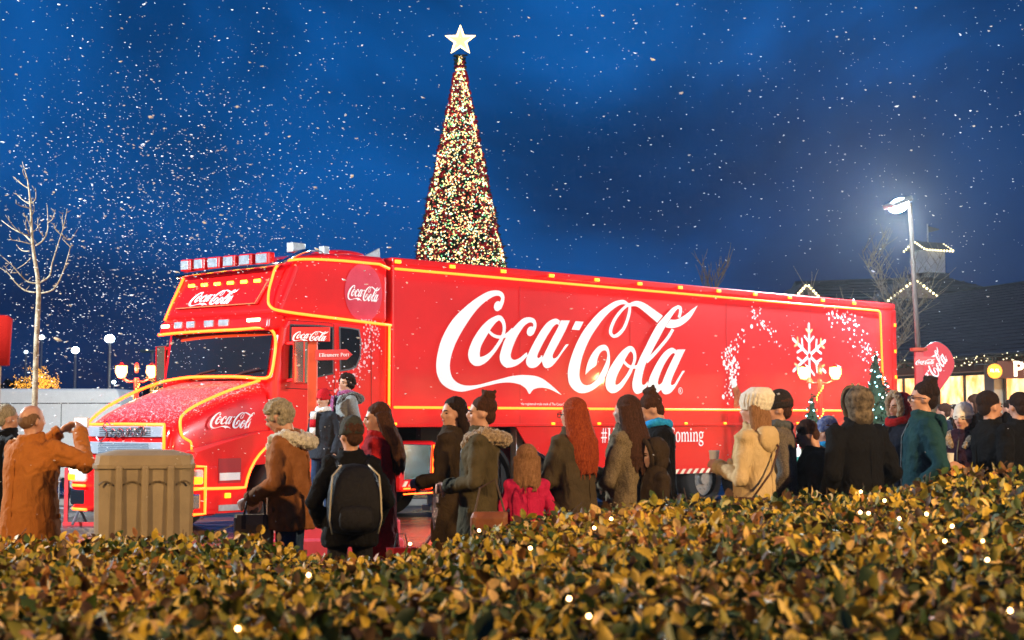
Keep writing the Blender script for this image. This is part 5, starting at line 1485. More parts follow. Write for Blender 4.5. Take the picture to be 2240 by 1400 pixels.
    c.tube([V((.075 * math.cos(a), -.012 + .072 * math.sin(a), 1.462 + .012 * math.sin(a * 1))) for a in np.linspace(0, 2 * PI, 14)[:-1]], .024, 6, closed=True)
    c.xform(leanf).build('coat', coat, root, remesh=.0125 if not lowdetail else .025, sm=2, disp=coatdisp, dscale=.11, disp2=.007)
    # closure and hem line on the front
    if not lowdetail:
        m = MB(); m.tube([(0, .152 * f_, hem + .05), (0, .158 * f_, .9), (0, .158 * f_, 1.1), (0, .150 * f_, 1.3), (0, .095, 1.42)], .006, 5); m.xform(leanf).build('coat_closure', M_BLACK, root)
    if not lowdetail:
        zb_ = max(hem + .10, .86)
        m = MB(); m.tube([(0, -.160 * f_, hem + .03), (0, -.160 * f_, .95), (0, -.150 * f_, 1.1), (0, -.146 * f_, 1.3)], .0055, 5); m.xform(leanf).build('back_seam', coat, root)
        for s in (1, -1):
            rt_ = Matrix.Rotation(s * -.62, 3, 'Z')
            m = MB(); m.box(Vector((s * .150 * f_, .105 * f_, zb_ + .04)), (.115, .022, .035), rt_); m.xform(leanf).build('pocket_flap', coat, root, bevel=.008)
            d_ = (wr[0 if s > 0 else 1] - el[0 if s > 0 else 1]).normalized(); w_ = wr[0 if s > 0 else 1]
            m = MB(); m.tube([w_ - d_ * .055, w_ - d_ * .005], [.058, .055], 12); m.xform(leanf).build('cuff', coat, root, smooth=True, bevel=.006)
    # hair
    style, hc = hair
    HM = HAIR[hc]
    H_ = MB()
    if style == 'short': H_.ell((0, -.022, 1.628), (.084, .098, .088), 16, 12); H_.ell((0, -.062, 1.575), (.070, .055, .070), 12, 8)
    if style == 'bald':
        H_.ell((0, -.052, 1.578), (.079, .062, .060), 14, 10)
        for s in (1, -1): H_.ell((s * .066, -.03, 1.600), (.016, .058, .042), 10, 8)
    if style in ('long', 'bun', 'curly', 'pony', 'shoulder'): H_.ell((0, -.024, 1.632), (.083, .098, .086), 16, 12); H_.ell((0, -.06, 1.57), (.072, .056, .072), 12, 8)
    if style == 'long':
        for j in range(9):
            a = PI * (-.12 + 1.24 * j / 8); x0 = .082 * math.cos(a); y0 = -.03 - .075 * abs(math.sin(a)) ** .8
            H_.tube([(x0, y0 + .02, 1.63), (x0 * 1.12, y0, 1.52), (x0 * 1.35, y0 - .045, 1.38), (x0 * 1.25, y0 - .07, 1.24), (x0 * .95, y0 - .06, 1.13)], [.04, .042, .044, .038, .016], 8)
    if style == 'shoulder':
        for j in range(9):
            a = PI * (-.10 + 1.2 * j / 8); x0 = .080 * math.cos(a); y0 = -.03 - .07 * abs(math.sin(a)) ** .8
            H_.tube([(x0, y0 + .02, 1.62), (x0 * .98, y0 + .01, 1.52), (x0 * 1.02, y0, 1.42), (x0 * .92, y0, 1.37)], [.034, .035, .032, .015], 8)
    if style == 'bun':
        H_.ell((0, -.062, 1.715), (.052, .05, .047), 12, 8)
        R = random.Random(hash(key) % 999 if False else len(PEOPLE))
        for _ in range(26):
            a, t_ = R.uniform(0, 2 * PI), R.uniform(-1, 1); H_.ell((.045 * math.cos(a), -.062 + .045 * math.sin(a), 1.715 + .04 * t_), .016, 6, 5)
    if style == 'curly':
        R = random.Random(len(PEOPLE) + 3)
        for _ in range(150):
            u = V((R.gauss(0, 1), R.gauss(0, 1) - .35, R.gauss(0, 1) + .35)).normalized()
            q = V((0, -.02, 1.610)) + V((u.x * .094, u.y * .108, u.z * .100))
            if q.y > .055 and q.z < 1.65: continue
            if q.z < 1.50: continue
            H_.ell(q, R.uniform(.014, .025), 6, 5)
    if style == 'pony':
        H_.tube([(0, -.11, 1.63), (0, -.16, 1.58), (0, -.16, 1.46), (0, -.14, 1.38)], [.03, .038, .032, .012], 8)
    RS = random.Random(len(PEOPLE) * 7 + 1)
    if style in ('short', 'bun', 'long', 'shoulder', 'pony'):
        for _ in range(70):          # combed ridges from the crown
            a = RS.uniform(-.25 * PI, 1.25 * PI); cr_ = V((RS.uniform(-.02, .02), -.03, 1.716)); pts = []
            for q in range(6):
                t_ = q / 5 * RS.uniform(.75, 1.0); th = t_ * PI * .62
                pts.append(V((.085 * math.sin(th) * math.cos(a), -.026 - .100 * math.sin(th) * math.sin(a), 1.630 + .087 * math.cos(th))))
            H_.tube(pts, [.007, .0075, .007, .0065, .006, .004], 5)
    if style in ('long', 'shoulder'):
        for _ in range(60):
            a = PI * RS.uniform(-.14, 1.14); x0 = .088 * math.cos(a); y0 = -.045 - .082 * abs(math.sin(a)) ** .8; e0 = 1.10 if style == 'long' else 1.35
            e1 = e0 + RS.uniform(-.04, .12); w0 = RS.uniform(.95, 1.3) if style == 'long' else RS.uniform(.8, 1.05); j_ = RS.uniform(-.02, .02)
            H_.tube([(x0, y0 + .02, 1.60), (x0 * (1.2 if style == 'long' else 1.02), y0 - .01 * (style == 'long'), 1.50), (x0 * (1.35 if style == 'long' else 1.05) + j_, y0 - .055 * (style == 'long'), 1.42 - .04 * (style == 'long')), (x0 * w0 + j_, y0 - .075 * (style == 'long'), (1.42 + e1) / 2 - .03), (x0 * w0 * .95 + j_, y0 - .06 * (style == 'long'), e1)], [.008, .009, .009, .008, .003], 5)
    if H_.v and not (hat and hat[0] == 'hoodup'):
        H_.xform(hd).xform(leanf).build('hair', HM, root, remesh=.0075, sm=0, disp=.010 if style != 'curly' else .018, dscale=.02)
    # hat
    if hat:
        kind, hm = hat
        m = MB()
        if kind == 'beanie':
            m.loft([(0, -.015, 1.602, .087, .105), (0, -.015, 1.64, .092, .110), (0, -.018, 1.70, .080, .098), (0, -.022, 1.735, .05, .06), (0, -.022, 1.748, .015, .02)], 18)
            m.xform(hd).xform(leanf).build('hat', hm, root, smooth=True, sub=1, disp=.006, dscale=.03)
            m = MB(); m.loft([(0, -.012, 1.588, .086, .105), (0, -.013, 1.592, .0925, .1115), (0, -.015, 1.640, .0945, .1135), (0, -.016, 1.646, .090, .108)], 22); m.v = [(x, y, z - .012 * y / .11) for x, y, z in m.v]
            m.xform(hd).xform(leanf).build('hat_brim', hm, root, smooth=True, sub=1, disp=.006, dscale=.02)
        if kind == 'slouch':
            m.loft([(0, -.015, 1.585, .084, .100), (0, -.02, 1.64, .105, .125), (0, -.035, 1.70, .105, .125), (0, -.05, 1.745, .07, .09), (0, -.05, 1.755, .02, .03)], 20)
            for j in range(26):
                a = 2 * PI * j / 26; m.tube([(.090 * math.cos(a), -.015 + .106 * math.sin(a), 1.58), (.108 * math.cos(a), -.02 + .128 * math.sin(a), 1.64), (.106 * math.cos(a), -.035 + .126 * math.sin(a), 1.70), (.05 * math.cos(a), -.05 + .06 * math.sin(a), 1.752)], .008, 5)
            m.xform(hd).xform(leanf).build('hat', hm, root, remesh=.008, sm=1)
        if kind == 'hoodup':
            m.ell((0, -.04, 1.605), (.108, .115, .125), 18, 14); m.ell((0, -.055, 1.50), (.10, .09, .09), 14, 10)
            m.xform(hd).xform(leanf).build('hood', hm, root, remesh=.012, sm=2, disp=.015, dscale=.06)
            m = MB(); m.tube([V((.082 * math.cos(a), .052 + .01 * math.sin(a), 1.595 + .118 * math.sin(a))) for a in np.linspace(0, 2 * PI, 22)[:-1]], .022 if not fur else .034, 8, closed=True)
            m.xform(hd).xform(leanf).build('hood_trim', fur or hm, root, remesh=.008, disp=.03 if fur else .006, dscale=.018)
    if fur and not (hat and hat[0] == 'hoodup'):
        m = MB()
        for j in range(13):
            a = PI * (1.0 + j / 12.0)
            m.ell((.135 * math.cos(a), -.035 + .13 * math.sin(a), 1.425 - .035 * abs(math.sin(a))), (.052, .056, .05), 8, 6)
        for s in (1, -1): m.tube([(s * .135, -.03, 1.425), (s * .10, .07, 1.40), (s * .055, .12, 1.33)], [.045, .04, .02], 8)
        m.xform(leanf).build('fur_collar', fur, root, remesh=.009, disp=.045, dscale=.02)
    if hood:
        m = MB(); m.ell((0, -.118, 1.37), (.15, .045, .10), 14, 10); m.ell((0, -.095, 1.435), (.13, .055, .035), 12, 8); m.xform(leanf).build('hood', hood, root, remesh=.014, sm=2, disp=.02, dscale=.06)
    if scarf:
        ms = scarf if isinstance(scarf, (list, tuple)) else [scarf]
        m = MB(); m.tube([V((.078 * math.cos(a), -.005 + .082 * math.sin(a), 1.458 + .01 * math.cos(2 * a))) for a in np.linspace(0, 2 * PI, 18)[:-1]], .036, 8, closed=True)
        m.xform(leanf).build('scarf', ms[0], root, remesh=.01, disp=.02, dscale=.035)
        segs = 4 if len(ms) > 1 else 1
        for q in range(segs):
            z0, z1 = 1.43 - .42 * q / segs, 1.43 - .42 * (q + 1) / segs
            m = MB(); m.loft([(.045, .165 + .01 * (z1 < 1.3), z1 + .002, .045, .016), (.045, .15 + .015 * (z0 < 1.35), z0, .045, .018)], 12, power=3); m.xform(leanf).build('scarf_end', ms[q % len(ms)], root, smooth=True)
    if glasses:
        m = MB()
        for s in (1, -1):
            m.tube([V((s * .033 + .024 * math.cos(a), .104, 1.582 + .019 * math.sin(a))) for a in np.linspace(0, 2 * PI, 14)[:-1]], .0035, 5, closed=True)
            m.tube([(s * .056, .102, 1.587), (s * .083, .03, 1.588), (s * .083, -.01, 1.58)], .0035, 5)
        m.tube([(-.01, .106, 1.584), (.01, .106, 1.584)], .003, 5); m.xform(hd).xform(leanf).build('glasses', M_BLACK, root)
    PEOPLE[key] = dict(root=root, k=k, wr=[leanf(w_) for w_ in wr], D=D, x=p0.x, yaw=math.radians(yaw), base=base, hd=lambda v: leanf(hd(v)))
    return root
def wpos(key, v):
    P_ = PEOPLE[key]; return Matrix.Rotation(P_['yaw'], 3, 'Z') @ Vector(v) + Vector((P_['x'], P_['D'], P_['base']))

ORANGE = cloth('orange_canvas', (.34, .115, .022), (.40, .145, .03), 5, bump=.2)
SUEDE = cloth('brown_suede', (.20, .075, .022), (.27, .11, .04), 14, bump=.3)
GREYW = cloth('grey_wool', (.16, .175, .18), (.30, .32, .32), 90)
NAVY = cloth('navy', (.012, .016, .03)); BLACKC = cloth('black_coat', (.0045, .0045, .005)); SLATE = cloth('slate_jacket', (.025, .03, .04))
KHAKI = cloth('khaki', (.055, .045, .022), (.085, .068, .035), 8); OLIVE = cloth('olive_brown', (.05, .038, .022), (.075, .055, .03), 8)
PINK = cloth('raspberry', (.50, .014, .075), (.58, .025, .10), 8); TWEED = cloth('tweed', (.10, .075, .042), (.24, .19, .12), 130)
CREAM = cloth('cream_duffle', (.50, .37, .19), (.58, .45, .26), 6); GREYC = cloth('grey_herringbone', (.07, .058, .048), (.19, .16, .13), 120)
TEAL = cloth('teal', (.010, .045, .055), (.016, .06, .07), 8); PLUM = cloth('plum', (.028, .010, .022)); REDC = cloth('red_coat', (.36, .012, .014)); DKBR = cloth('dark_brown', (.028, .018, .010), (.045, .03, .016), 8)
PLAID = cloth('plaid_hood', (.035, .028, .02), (.20, .16, .11), 22); KNITW = cloth('white_knit', (.66, .63, .54), (.78, .75, .66), 40); KNITR = cloth('red_knit', (.50, .012, .02)); KNITD = cloth('dark_knit', (.022, .017, .016)); KNITG = cloth('grey_green_knit', (.045, .048, .042))
BLUES = cloth('blue_scarf', (.01, .22, .62), (.03, .38, .80), 70); WHITES = cloth('white_scarf', (.68, .68, .66)); MULTI = mat('cloth_motley_scarf', (.015, .012, .015), .85, color2=(.5, .1, .3), vscale=55, bump=.3)
BLUEH = cloth('blue_knit', (.02, .05, .22), (.2, .25, .4), 30); REDH = cloth('red_hood', (.40, .02, .02))

person('photographer', 72, 882, 11.3, -32, 'balding man in orange jacket holding up a phone to the lorry', ORANGE, .70, male=True, hair=('bald', 'grizzled'), arms='photo', hy=-10, face=False, fat=1.22, trousers=DARKT)
person('watcher', 19, 884, 14.0, -60, 'person in black with grey hair standing behind the orange jacket', BLACKC, .65, hair=('short', 'grey'), arms='down', trousers=DARKT)
person('lady', 640, 880, 11.5, 82, 'grey curly-haired woman in brown suede jacket looking into her bag', SUEDE, .78, hair=('curly', 'grey'), arms='bag', hp=-24, fat=1.12, fur=FUR_C, lean=.08, extra=-.03)
person('boy_steps', 707, 857, 18.9, 150, 'boy in red knit hat and striped scarf on the red platform', SLATE, .80, .412, kid=True, hat=('beanie', KNITR), scarf=[WHITES, KNITR], arms='down', sk=1)
person('mother', 757, 820, 19.2, 118, 'smiling woman in grey wool coat hugging the boy in red hat', GREYW, .80, .412, hair=('curly', 'dark'), arms='hug', scarf=MULTI, fur=FUR_B, sk=1, hy=24, extra=-.02)
person('teen', 768, 918, 10.9, 12, 'youth in dark beanie carrying a black backpack, seen from behind', BLACKC, .78, kid=True, hat=('beanie', KNITG), arms='pockets', face=False, trousers=DARKT, hy=25, fat=1.1)
person('redcoat', 828, 880, 12.3, 85, 'long brown-haired woman in red coat behind the youth with backpack', REDC, .45, hair=('long', 'brown'), arms='down', hp=-6, hy=14, skirt=.5)
person('darkhair', 990, 868, 12.3, 78, 'long dark-haired woman in black jacket beside the woman with bun', DKBR, .62, hair=('long', 'dark'), arms='front', trousers=DARKT, hy=48)
person('bun', 1052, 866, 11.6, 86, 'smiling woman with high bun in khaki parka with fur hood', KHAKI, .72, hair=('bun', 'brown'), arms='front', fur=FUR_T, skirt=.2, fat=1.05, hy=12)
person('pinkgirl', 1152, 983, 11.5, 6, 'small girl in raspberry coat seen from behind', PINK, .40, kid=True, hair=('shoulder', 'blond'), arms='front', face=False, skirt=.25, fat=.88)
person('redhair', 1252, 870, 11.8, 52, 'woman with very long red hair and glasses in olive jacket', OLIVE, .84, hair=('long', 'red'), arms='phone', glasses=True, trousers=DARKT, fat=1.12)
person('tweed', 1368, 864, 12.1, 70, 'long dark-haired woman in tweed coat with folded arms', TWEED, .55, hair=('long', 'brown'), arms='cross', skirt=.4, hy=-14, face=False)
person('bluescarf', 1438, 866, 12.9, 96, 'woman in bright blue scarf and black coat looking down', BLACKC, .5, hair=('bun', 'brown'), arms='front', hp=-26, scarf=BLUES, skirt=.2, extra=-.03)
person('hoodkid', 1432, 968, 12.0, 110, 'child in dark brown hooded coat in front of the blue scarf', DKBR, .5, kid=True, hat=('hoodup', DKBR), arms='front', sk=1, hp=-8)
person('cream', 1648, 846, 11.7, 58, 'woman in white knitted hat and long cream duffle coat', CREAM, .42, hair=('shoulder', 'blond'), hat=('slouch', KNITW), arms='cup', hood=CREAM, skirt=.45, extra=.04)
person('greycoat', 1700, 850, 12.3, 78, 'man in dark beanie and grey herringbone coat beside cream coat', GREYC, .55, male=True, hat=('beanie', KNITD), arms='pockets', scarf=cloth('grey_scarf', (.08, .09, .10)), trousers=cloth('beige_trousers', (.36, .28, .18)), hy=10, extra=.03)
person('brownboy', 1778, 918, 12.4, 84, 'brown-haired boy in dark olive coat bowing his head', DKBR, .45, kid=True, hair=('short', 'brown'), arms='front', hp=-26, hy=8, fat=1.15)
person('bluehat', 1806, 917, 13.6, 70, 'child in blue and grey knitted hat behind the bowing boy', NAVY, .5, kid=True, hat=('beanie', BLUEH), arms='down', scarf=BLUES)
person('plaid', 1872, 846, 11.9, 28, 'tall figure in black coat with plaid hood up, back turned', BLACKC, .40, male=True, hat=('hoodup', PLAID), arms='pockets', face=False, trousers=DARKT, skirt=.2, fat=1.15)
person('redchild', 1925, 938, 13.4, 60, 'child in plain red coat with pale hood fur', REDC, .35, kid=True, hat=('hoodup', REDC), fur=FUR_W, arms='down', skirt=.5)
person('furboy', 1966, 852, 12.9, 112, 'boy in red fur-edged hood with navy coat', NAVY, .5, kid=True, hat=('hoodup', REDH), fur=FUR_T, arms='pockets', scarf=REDC, sk=0, hy=6)
person('teal', 2018, 842, 12.6, 86, 'woman with bun and glasses in teal winter coat', TEAL, .62, hair=('bun', 'dark'), arms='pockets', glasses=True, fat=1.15, trousers=DARKT, hood=TEAL, extra=-.03)
person('whitehat', 2106, 880, 13.6, 142, 'girl in white knitted hat and plum coat with fur collar', PLUM, .5, hair=('shoulder', 'brown'), hat=('beanie', KNITW), arms='cup', fur=FUR_T, sk=0, fat=1.1, extra=.02)
person('blackman', 2166, 855, 13.4, -72, 'dark-haired man in black coat turned towards the shops', BLACKC, .6, male=True, hair=('short', 'dark'), arms='pockets', trousers=DARKT, fat=1.1)
person('pinkkid', 2146, 944, 15.0, 140, 'small child in red hat with white edge, held close', REDC, .5, kid=True, hat=('beanie', KNITR), arms='down', scarf=WHITES)
person('pinkkid2', 2184, 956, 14.6, 120, 'small child in pink snowsuit and pale hood', PINK, .3, kid=True, hat=('hoodup', PINK), fur=FUR_W, arms='down')
person('rightedge', 2226, 858, 14.5, 20, 'person in dark coat raising a phone near the shop sign', BLACKC, .6, hair=('short', 'dark'), arms='photo', face=False, trousers=DARKT)
BG = 'people gathered before the lit shops'
for i, (px, yt, D, yw, ct, hr, lab) in enumerate(((2062, 882, 24, 60, NAVY, ('short', 'brown'), 'distant figure in navy before the shop, right of teal coat'), (2085, 884, 27, 120, BLACKC, ('short', 'dark'), 'distant dark figure before the grey pillar'), (2128, 862, 22, 80, DKBR, ('long', 'brown'), 'distant long-haired figure before the bright window'),
                                             (2140, 874, 25, -40, KHAKI, ('pony', 'blond'), 'distant figure with ponytail before the shop window'), (2206, 874, 24, 40, NAVY, ('short', 'dark'), 'distant figure below the round amber sign'), (2234, 868, 20, 100, GREYC, ('short', 'brown'), 'distant figure in grey coat below the lit letters'))):
    person('bg%d' % i, px, yt, D, yw, lab, ct, .6, hair=hr, arms='pockets', lowdetail=True, group=BG)

# ------------------------------------------------------------------ things people hold
def hand_mid(key, lift=0.0):
    a, b_ = PEOPLE[key]['wr']; return wpos(key, (a + b_) / 2 + Vector((0, .06, lift)))
def phone(key, label, lift=.06, lit=(.75, .85, 1.0), fwd=.10, flip=False):
    a, b_ = PEOPLE[key]['wr']; c = wpos(key, (a + b_) / 2 + Vector((0, fwd, lift)))
    e_ = empty('phone', c, PEOPLE[key]['yaw'], label, 'phone')
    m = MB(); m.box((0, 0, 0), (.155, .011, .078)); m.build('case', mat('phone_white', (.6, .6, .6), .3), e_, bevel=.005)
    m = MB(); m.box((0, -.0075, 0), (.125, .004, .066)); m.build('screen', glow('phone_screen_%d' % int(lit[0] * 100), lit, .9), e_)
phone('photographer', 'white phone with lit screen held up by the balding man')
phone('rightedge', 'phone with blue lit screen raised near the shop sign', lit=(.25, .45, 1.0))
def rot_to(key): return PEOPLE[key]['yaw']
# tan shopping bag
c = at(556, 1130, 11.4)
e_ = empty('shopping_bag', (c.x, 11.4, .62), math.radians(6), 'tan shopping bag with dark handles held by the grey-haired woman', 'bag')
m = MB(); m.loft([(0, 0, 0, .135, .05), (0, 0, .20, .14, .06), (0, 0, .27, .135, .045)], 16, power=5); m.build('body', mat('tan_canvas', (.26, .16, .07), .7, var=.15, bump=.2, bscale=80), e_)
for x0 in (-.07, .08):
    m = MB(); m.box((x0, -.057, .22), (.03, .012, .10)); m.build('strap_patch', mat('bag_strap', (.05, .025, .015), .6), e_, bevel=.003)
m = MB(); m.tube([(-.07, -.05, .26), (-.05, -.03, .36), (.02, -.01, .41), (.07, -.03, .36), (.08, -.05, .26)], .009, 6); m.build('handle', mat('bag_strap', (.05, .025, .015), .6), e_, smooth=True)
m = MB(); m.span((-.139, -.052, .0), (-.128, -.03, .25)); m.build('piping', mat('bag_piping', (.5, .45, .38), .6), e_)
# backpack
P_ = PEOPLE['teen']; k = P_['k']
e_ = empty('backpack', wpos('teen', (0, -.17 * k, .86 * k)), P_['yaw'], 'large black backpack with pale piping on the youth', 'backpack')
M_BP = cloth('black_nylon', (.010, .010, .012), rough=.6)
m = MB(); m.loft([(0, -.07, 0, .155, .10), (0, -.085, .12, .185, .125), (0, -.085, .30, .18, .12), (0, -.06, .43, .14, .085), (0, -.045, .48, .07, .05)], 22, power=3.2); m.build('pack', M_BP, e_, smooth=True, sub=1)
m = MB(); m.loft([(0, -.19, .03, .11, .045), (0, -.20, .12, .12, .05), (0, -.19, .22, .11, .04)], 16, power=3); m.build('pocket', M_BP, e_, smooth=True, sub=1)
for s in (1, -1):
    m = MB(); m.tube([(s * .09, -.10, .47), (s * .155, -.155, .40), (s * .165, -.17, .28), (s * .172, -.165, .12), (s * .15, -.15, .02)], .006, 5); m.build('piping', mat('piping_pale', (.45, .40, .28), .5), e_, smooth=True)
    m = MB(); m.tube([(s * .09, .03, .46), (s * .12, .17, .52), (s * .13, .30, .40), (s * .14, .27, .16), (s * .14, .05, .05)], .018, 6, flat=1.0); m.build('shoulder_strap', M_BP, e_)
# red carrier bag
c = at(878, 1150, 12.0)
e_ = empty('carrier_bag', (c.x, 12.0, .25), .2, 'plain red carrier bag hanging beside the red coat', 'bag')
m = MB(); m.loft([(0, 0, 0, .10, .05), (0, 0, .36, .11, .05)], 12, power=5); m.build('body', mat('red_paper', (.42, .012, .02), .4, bump=.1, bscale=8), e_)
m = MB(); m.tube([(-.05, 0, .36), (-.03, 0, .46), (.03, 0, .46), (.05, 0, .36)], .005, 5); m.build('handle', M_BLACK, e_)
# brown handbag
c = at(1070, 1115, 11.2)
e_ = empty('handbag', (c.x, 11.2, .72), .1, 'brown leather handbag under the arm of the woman in parka', 'handbag')
m = MB(); m.loft([(0, 0, 0, .13, .05), (0, 0, .16, .13, .05), (.01, 0, .20, .12, .02)], 14, power=4); m.build('body', mat('brown_leather', (.20, .065, .022), .45, var=.2, bump=.2, bscale=60), e_, smooth=False, bevel=.01)
m = MB(); m.tube([(-.10, 0, .19), (-.06, .05, .36), (.05, .07, .42), (.11, 0, .19)], .008, 6); m.build('handle', mat('bag_strap', (.05, .025, .015), .6), e_)
# silver sequinned bag
c = at(965, 1060, 12.2)
e_ = empty('sequin_bag', (c.x, 12.2, .66), .4, 'shiny silver sequinned bag hanging from the dark-haired woman', 'bag')
m = MB(); m.loft([(0, 0, 0, .05, .04), (0, 0, .20, .075, .05), (0, 0, .38, .06, .035)], 14); m.build('body', mat('sequins', (.45, .42, .55), .2, .9, bump=1.0, bscale=70), e_, smooth=True)
m = MB(); m.tube([(-.04, 0, .37), (-.02, .02, .60), (.04, 0, .37)], .007, 5); m.build('strap', M_BLACK, e_)
# shoulder strap and small bag of the cream coat
P_ = PEOPLE['cream']; k = P_['k']
e_ = empty('shoulder_bag', wpos('cream', (-.24 * k, -.02, .78 * k)), P_['yaw'], 'dark brown shoulder bag on a thin strap across the cream coat', 'bag')
m = MB(); m.loft([(0, 0, 0, .03, .11), (0, 0, .16, .04, .12), (0, 0, .20, .02, .10)], 12, power=3); m.build('body', mat('bag_dark', (.06, .022, .012), .5), e_, smooth=True)
m = MB(); m.tube([(.02, -.06, .19), (.12 * k, -.16 * k, .38), (.26 * k, -.155 * k, .55), (.36 * k, -.06 * k, .665)], .008, 5); m.build('strap', mat('bag_dark', (.06, .022, .012), .5), e_, smooth=True)
# white cup, small paper cup
c = hand_mid('cream', .05); e_ = empty('paper_cup', c, 0, 'white paper cup held by the woman in cream coat', 'cup')
m = MB(); m.loft([(0, 0, -.06, .028, .028), (0, 0, .05, .038, .038)], 14); m.build('cup', mat('paper_white', (.75, .75, .73), .6), e_, smooth=False)
m = MB(); m.loft([(0, 0, .05, .041, .041), (0, 0, .062, .039, .039)], 14); m.build('lid', mat('paper_white', (.75, .75, .73), .6), e_)
c = hand_mid('whitehat', .05); e_ = empty('paper_cup', c, 0, 'pale paper cup held by the girl in white hat', 'cup')
m = MB(); m.loft([(0, 0, -.06, .028, .028), (0, 0, .05, .038, .038)], 14); m.build('cup', mat('paper_white', (.75, .75, .73), .6), e_)
m = MB(); m.loft([(0, 0, .05, .041, .041), (0, 0, .062, .039, .039)], 14); m.build('lid', mat('paper_white', (.75, .75, .73), .6), e_)
# red shirt hem under the olive jacket
P_ = PEOPLE['redhair']; k = P_['k']
m = MB(); m.loft([(0, 0, .74, .225, .172), (0, 0, .80, .222, .17), (0, 0, .88, .215, .165)], 24); m.xform(lambda v: v * k); m.build('shirt_hem', cloth('red_shirt', (.5, .012, .014)), P_['root'], smooth=True)
# green ribbon balloon-strap seen by the cream coat
c = at(1598, 1050, 12.3)
e_ = empty('ribbon_bundle', (c.x, 12.3, .55), .3, 'bright lime ribbon bundle hanging beside the cream coat', 'ribbon')
m = MB(); m.tube([(.0, 0, 0), (.05, .01, .16), (.11, 0, .33)], [.03, .02, .012], 6, flat=.35); m.build('tail', mat('lime_ribbon', (.28, .62, .05), .4), e_)
m = MB(); m.tube([(.11, 0, .33), (.06, 0, .38), (.02, 0, .33), (.11, 0, .33)], [.012, .02, .016, .01], 6, flat=.4); m.build('loop', mat('lime_ribbon', (.28, .62, .05), .4), e_)

# ------------------------------------------------------------------ warm lantern lamp behind the viewer (lights the hedge)
for (bx_, by_, W_, lab) in ((7.6, 5.6, 4800, 'single warm lantern post at the hedge end nearest the shops'), (-7.2, 4.6, 3000, 'single warm lantern post at the hedge end by the litter bin')):
    lp_ = empty('lantern_post', (bx_, by_, 0), 0, lab, 'lamp post')
    m = MB(); m.cyl((0, 0, .3), (0, 0, 4.4), .045, 10); m.cyl((0, 0, 0), (0, 0, .3), .09, 12); m.build('post', M_BLACK, lp_)
    m = MB(); m.loft([(0, 0, 4.4, .09, .09), (0, 0, 4.75, .17, .17)], 6); ln = m.build('lantern', M_WARM, lp_)
    m = MB(); m.loft([(0, 0, 4.75, .2, .2), (0, 0, 4.9, .02, .02)], 6); m.build('lantern_cap', M_BLACK, ln)
    point_light('lantern_light', (0, .3, 4.35), (1, .62, .26), W_, .14, lp_)

# ------------------------------------------------------------------ the hedge
def edge_h(X):      # height of the hedge top along its far side, from the photograph's skyline
    xs = [0, 200, 420, 600, 720, 830, 930, 1050, 1180, 1350, 1500, 1700, 1850, 2000, 2120, 2240]
    ys = [1158, 1162, 1158, 1162, 1196, 1206, 1186, 1150, 1118, 1086, 1082, 1080, 1058, 1030, 1018, 1008]
    px = 1120 + X / 10.2 * F_PX
    y = np.interp(px, xs, ys)
    return CAM_H - (y - 917.0) / F_PX * 10.2
def hedge_top(X, Y):
    t = np.clip((Y - 4.0) / 6.2, 0, 1)
    t = t * t * (3 - 2 * t)
    near = 0.97 + 0.03 * X / 2.0
    far = edge_h(X)
    h = near * (1 - t) + far * t
    h = h + 0.035 * np.sin(X * 3.1 + Y * 1.7) * np.sin(Y * 2.3 - X) * (1 - .6 * t) + 0.02 * np.sin(X * 7.3 - Y * 5.1)
    return h
hedge = empty('hedge', (0, 7, 0), 0, 'broad clipped hedge with golden brown and green leaves across the foreground', 'hedge')
HO = np.array([0, 7, 0.0])
LEAF_V = np.array([(0, 0, 0), (-.24, .26, .07), (.24, .26, .07), (-.30, .52, .09), (.30, .52, .09), (-.19, .80, .06), (.19, .80, .06), (0, 1.0, -.03), (0, .30, 0), (0, .62, .01)])
LEAF_F = [(0, 8, 1), (0, 2, 8), (1, 8, 9, 3), (8, 2, 4, 9), (3, 9, 5), (9, 4, 6), (5, 9, 7), (9, 6, 7)]
lcols = [('deep_green', (.018, .040, .010)), ('green', (.040, .072, .014)), ('olive', (.19, .175, .018)), ('gold', (.50, .34, .035)), ('tan', (.58, .38, .13)), ('rust', (.30, .12, .03)), ('umber', (.075, .038, .016))]
LMATS = [mat('leaf_' + n, c, .55, var=.3, vscale=30, spec=.25) for n, c in lcols]
def leaf_mesh(name, pos, nrm_, dirs, size, mi):
    n = len(pos); k = len(LEAF_V)
    d = dirs - nrm_ * (dirs * nrm_).sum(1)[:, None]; d /= np.linalg.norm(d, axis=1)[:, None] + 1e-9
    s = np.cross(d, nrm_)
    V_ = pos[:, None, :] + size[:, None, None] * (LEAF_V[None, :, 0:1] * s[:, None, :] + LEAF_V[None, :, 1:2] * d[:, None, :] + LEAF_V[None, :, 2:3] * nrm_[:, None, :])
    V_ = V_.reshape(-1, 3)
    loops, starts, totals = [], [], []
    base = np.arange(n) * k
    li = np.array([i for f in LEAF_F for i in f]); ls = np.array([len(f) for f in LEAF_F])
    loops = (base[:, None] + li[None, :]).ravel(); totals = np.tile(ls, n); starts = np.concatenate([[0], np.cumsum(totals)[:-1]])
    me = bpy.data.meshes.new(name)
    me.vertices.add(len(V_)); me.vertices.foreach_set('co', V_.ravel())
    me.loops.add(len(loops)); me.loops.foreach_set('vertex_index', loops)
    me.polygons.add(len(totals)); me.polygons.foreach_set('loop_start', starts); me.polygons.foreach_set('loop_total', totals)
    for m_ in LMATS: me.materials.append(m_)
    me.polygons.foreach_set('material_index', np.repeat(mi, len(LEAF_F)))
    me.polygons.foreach_set('use_smooth', np.ones(len(totals), bool))
    me.update(); me.validate()
    return me
N = 66000
Y = 2.6 + (10.35 - 2.6) * rng.random(N) ** .85
X = (rng.random(N) * 2 - 1) * (0.345 * Y + 0.5)
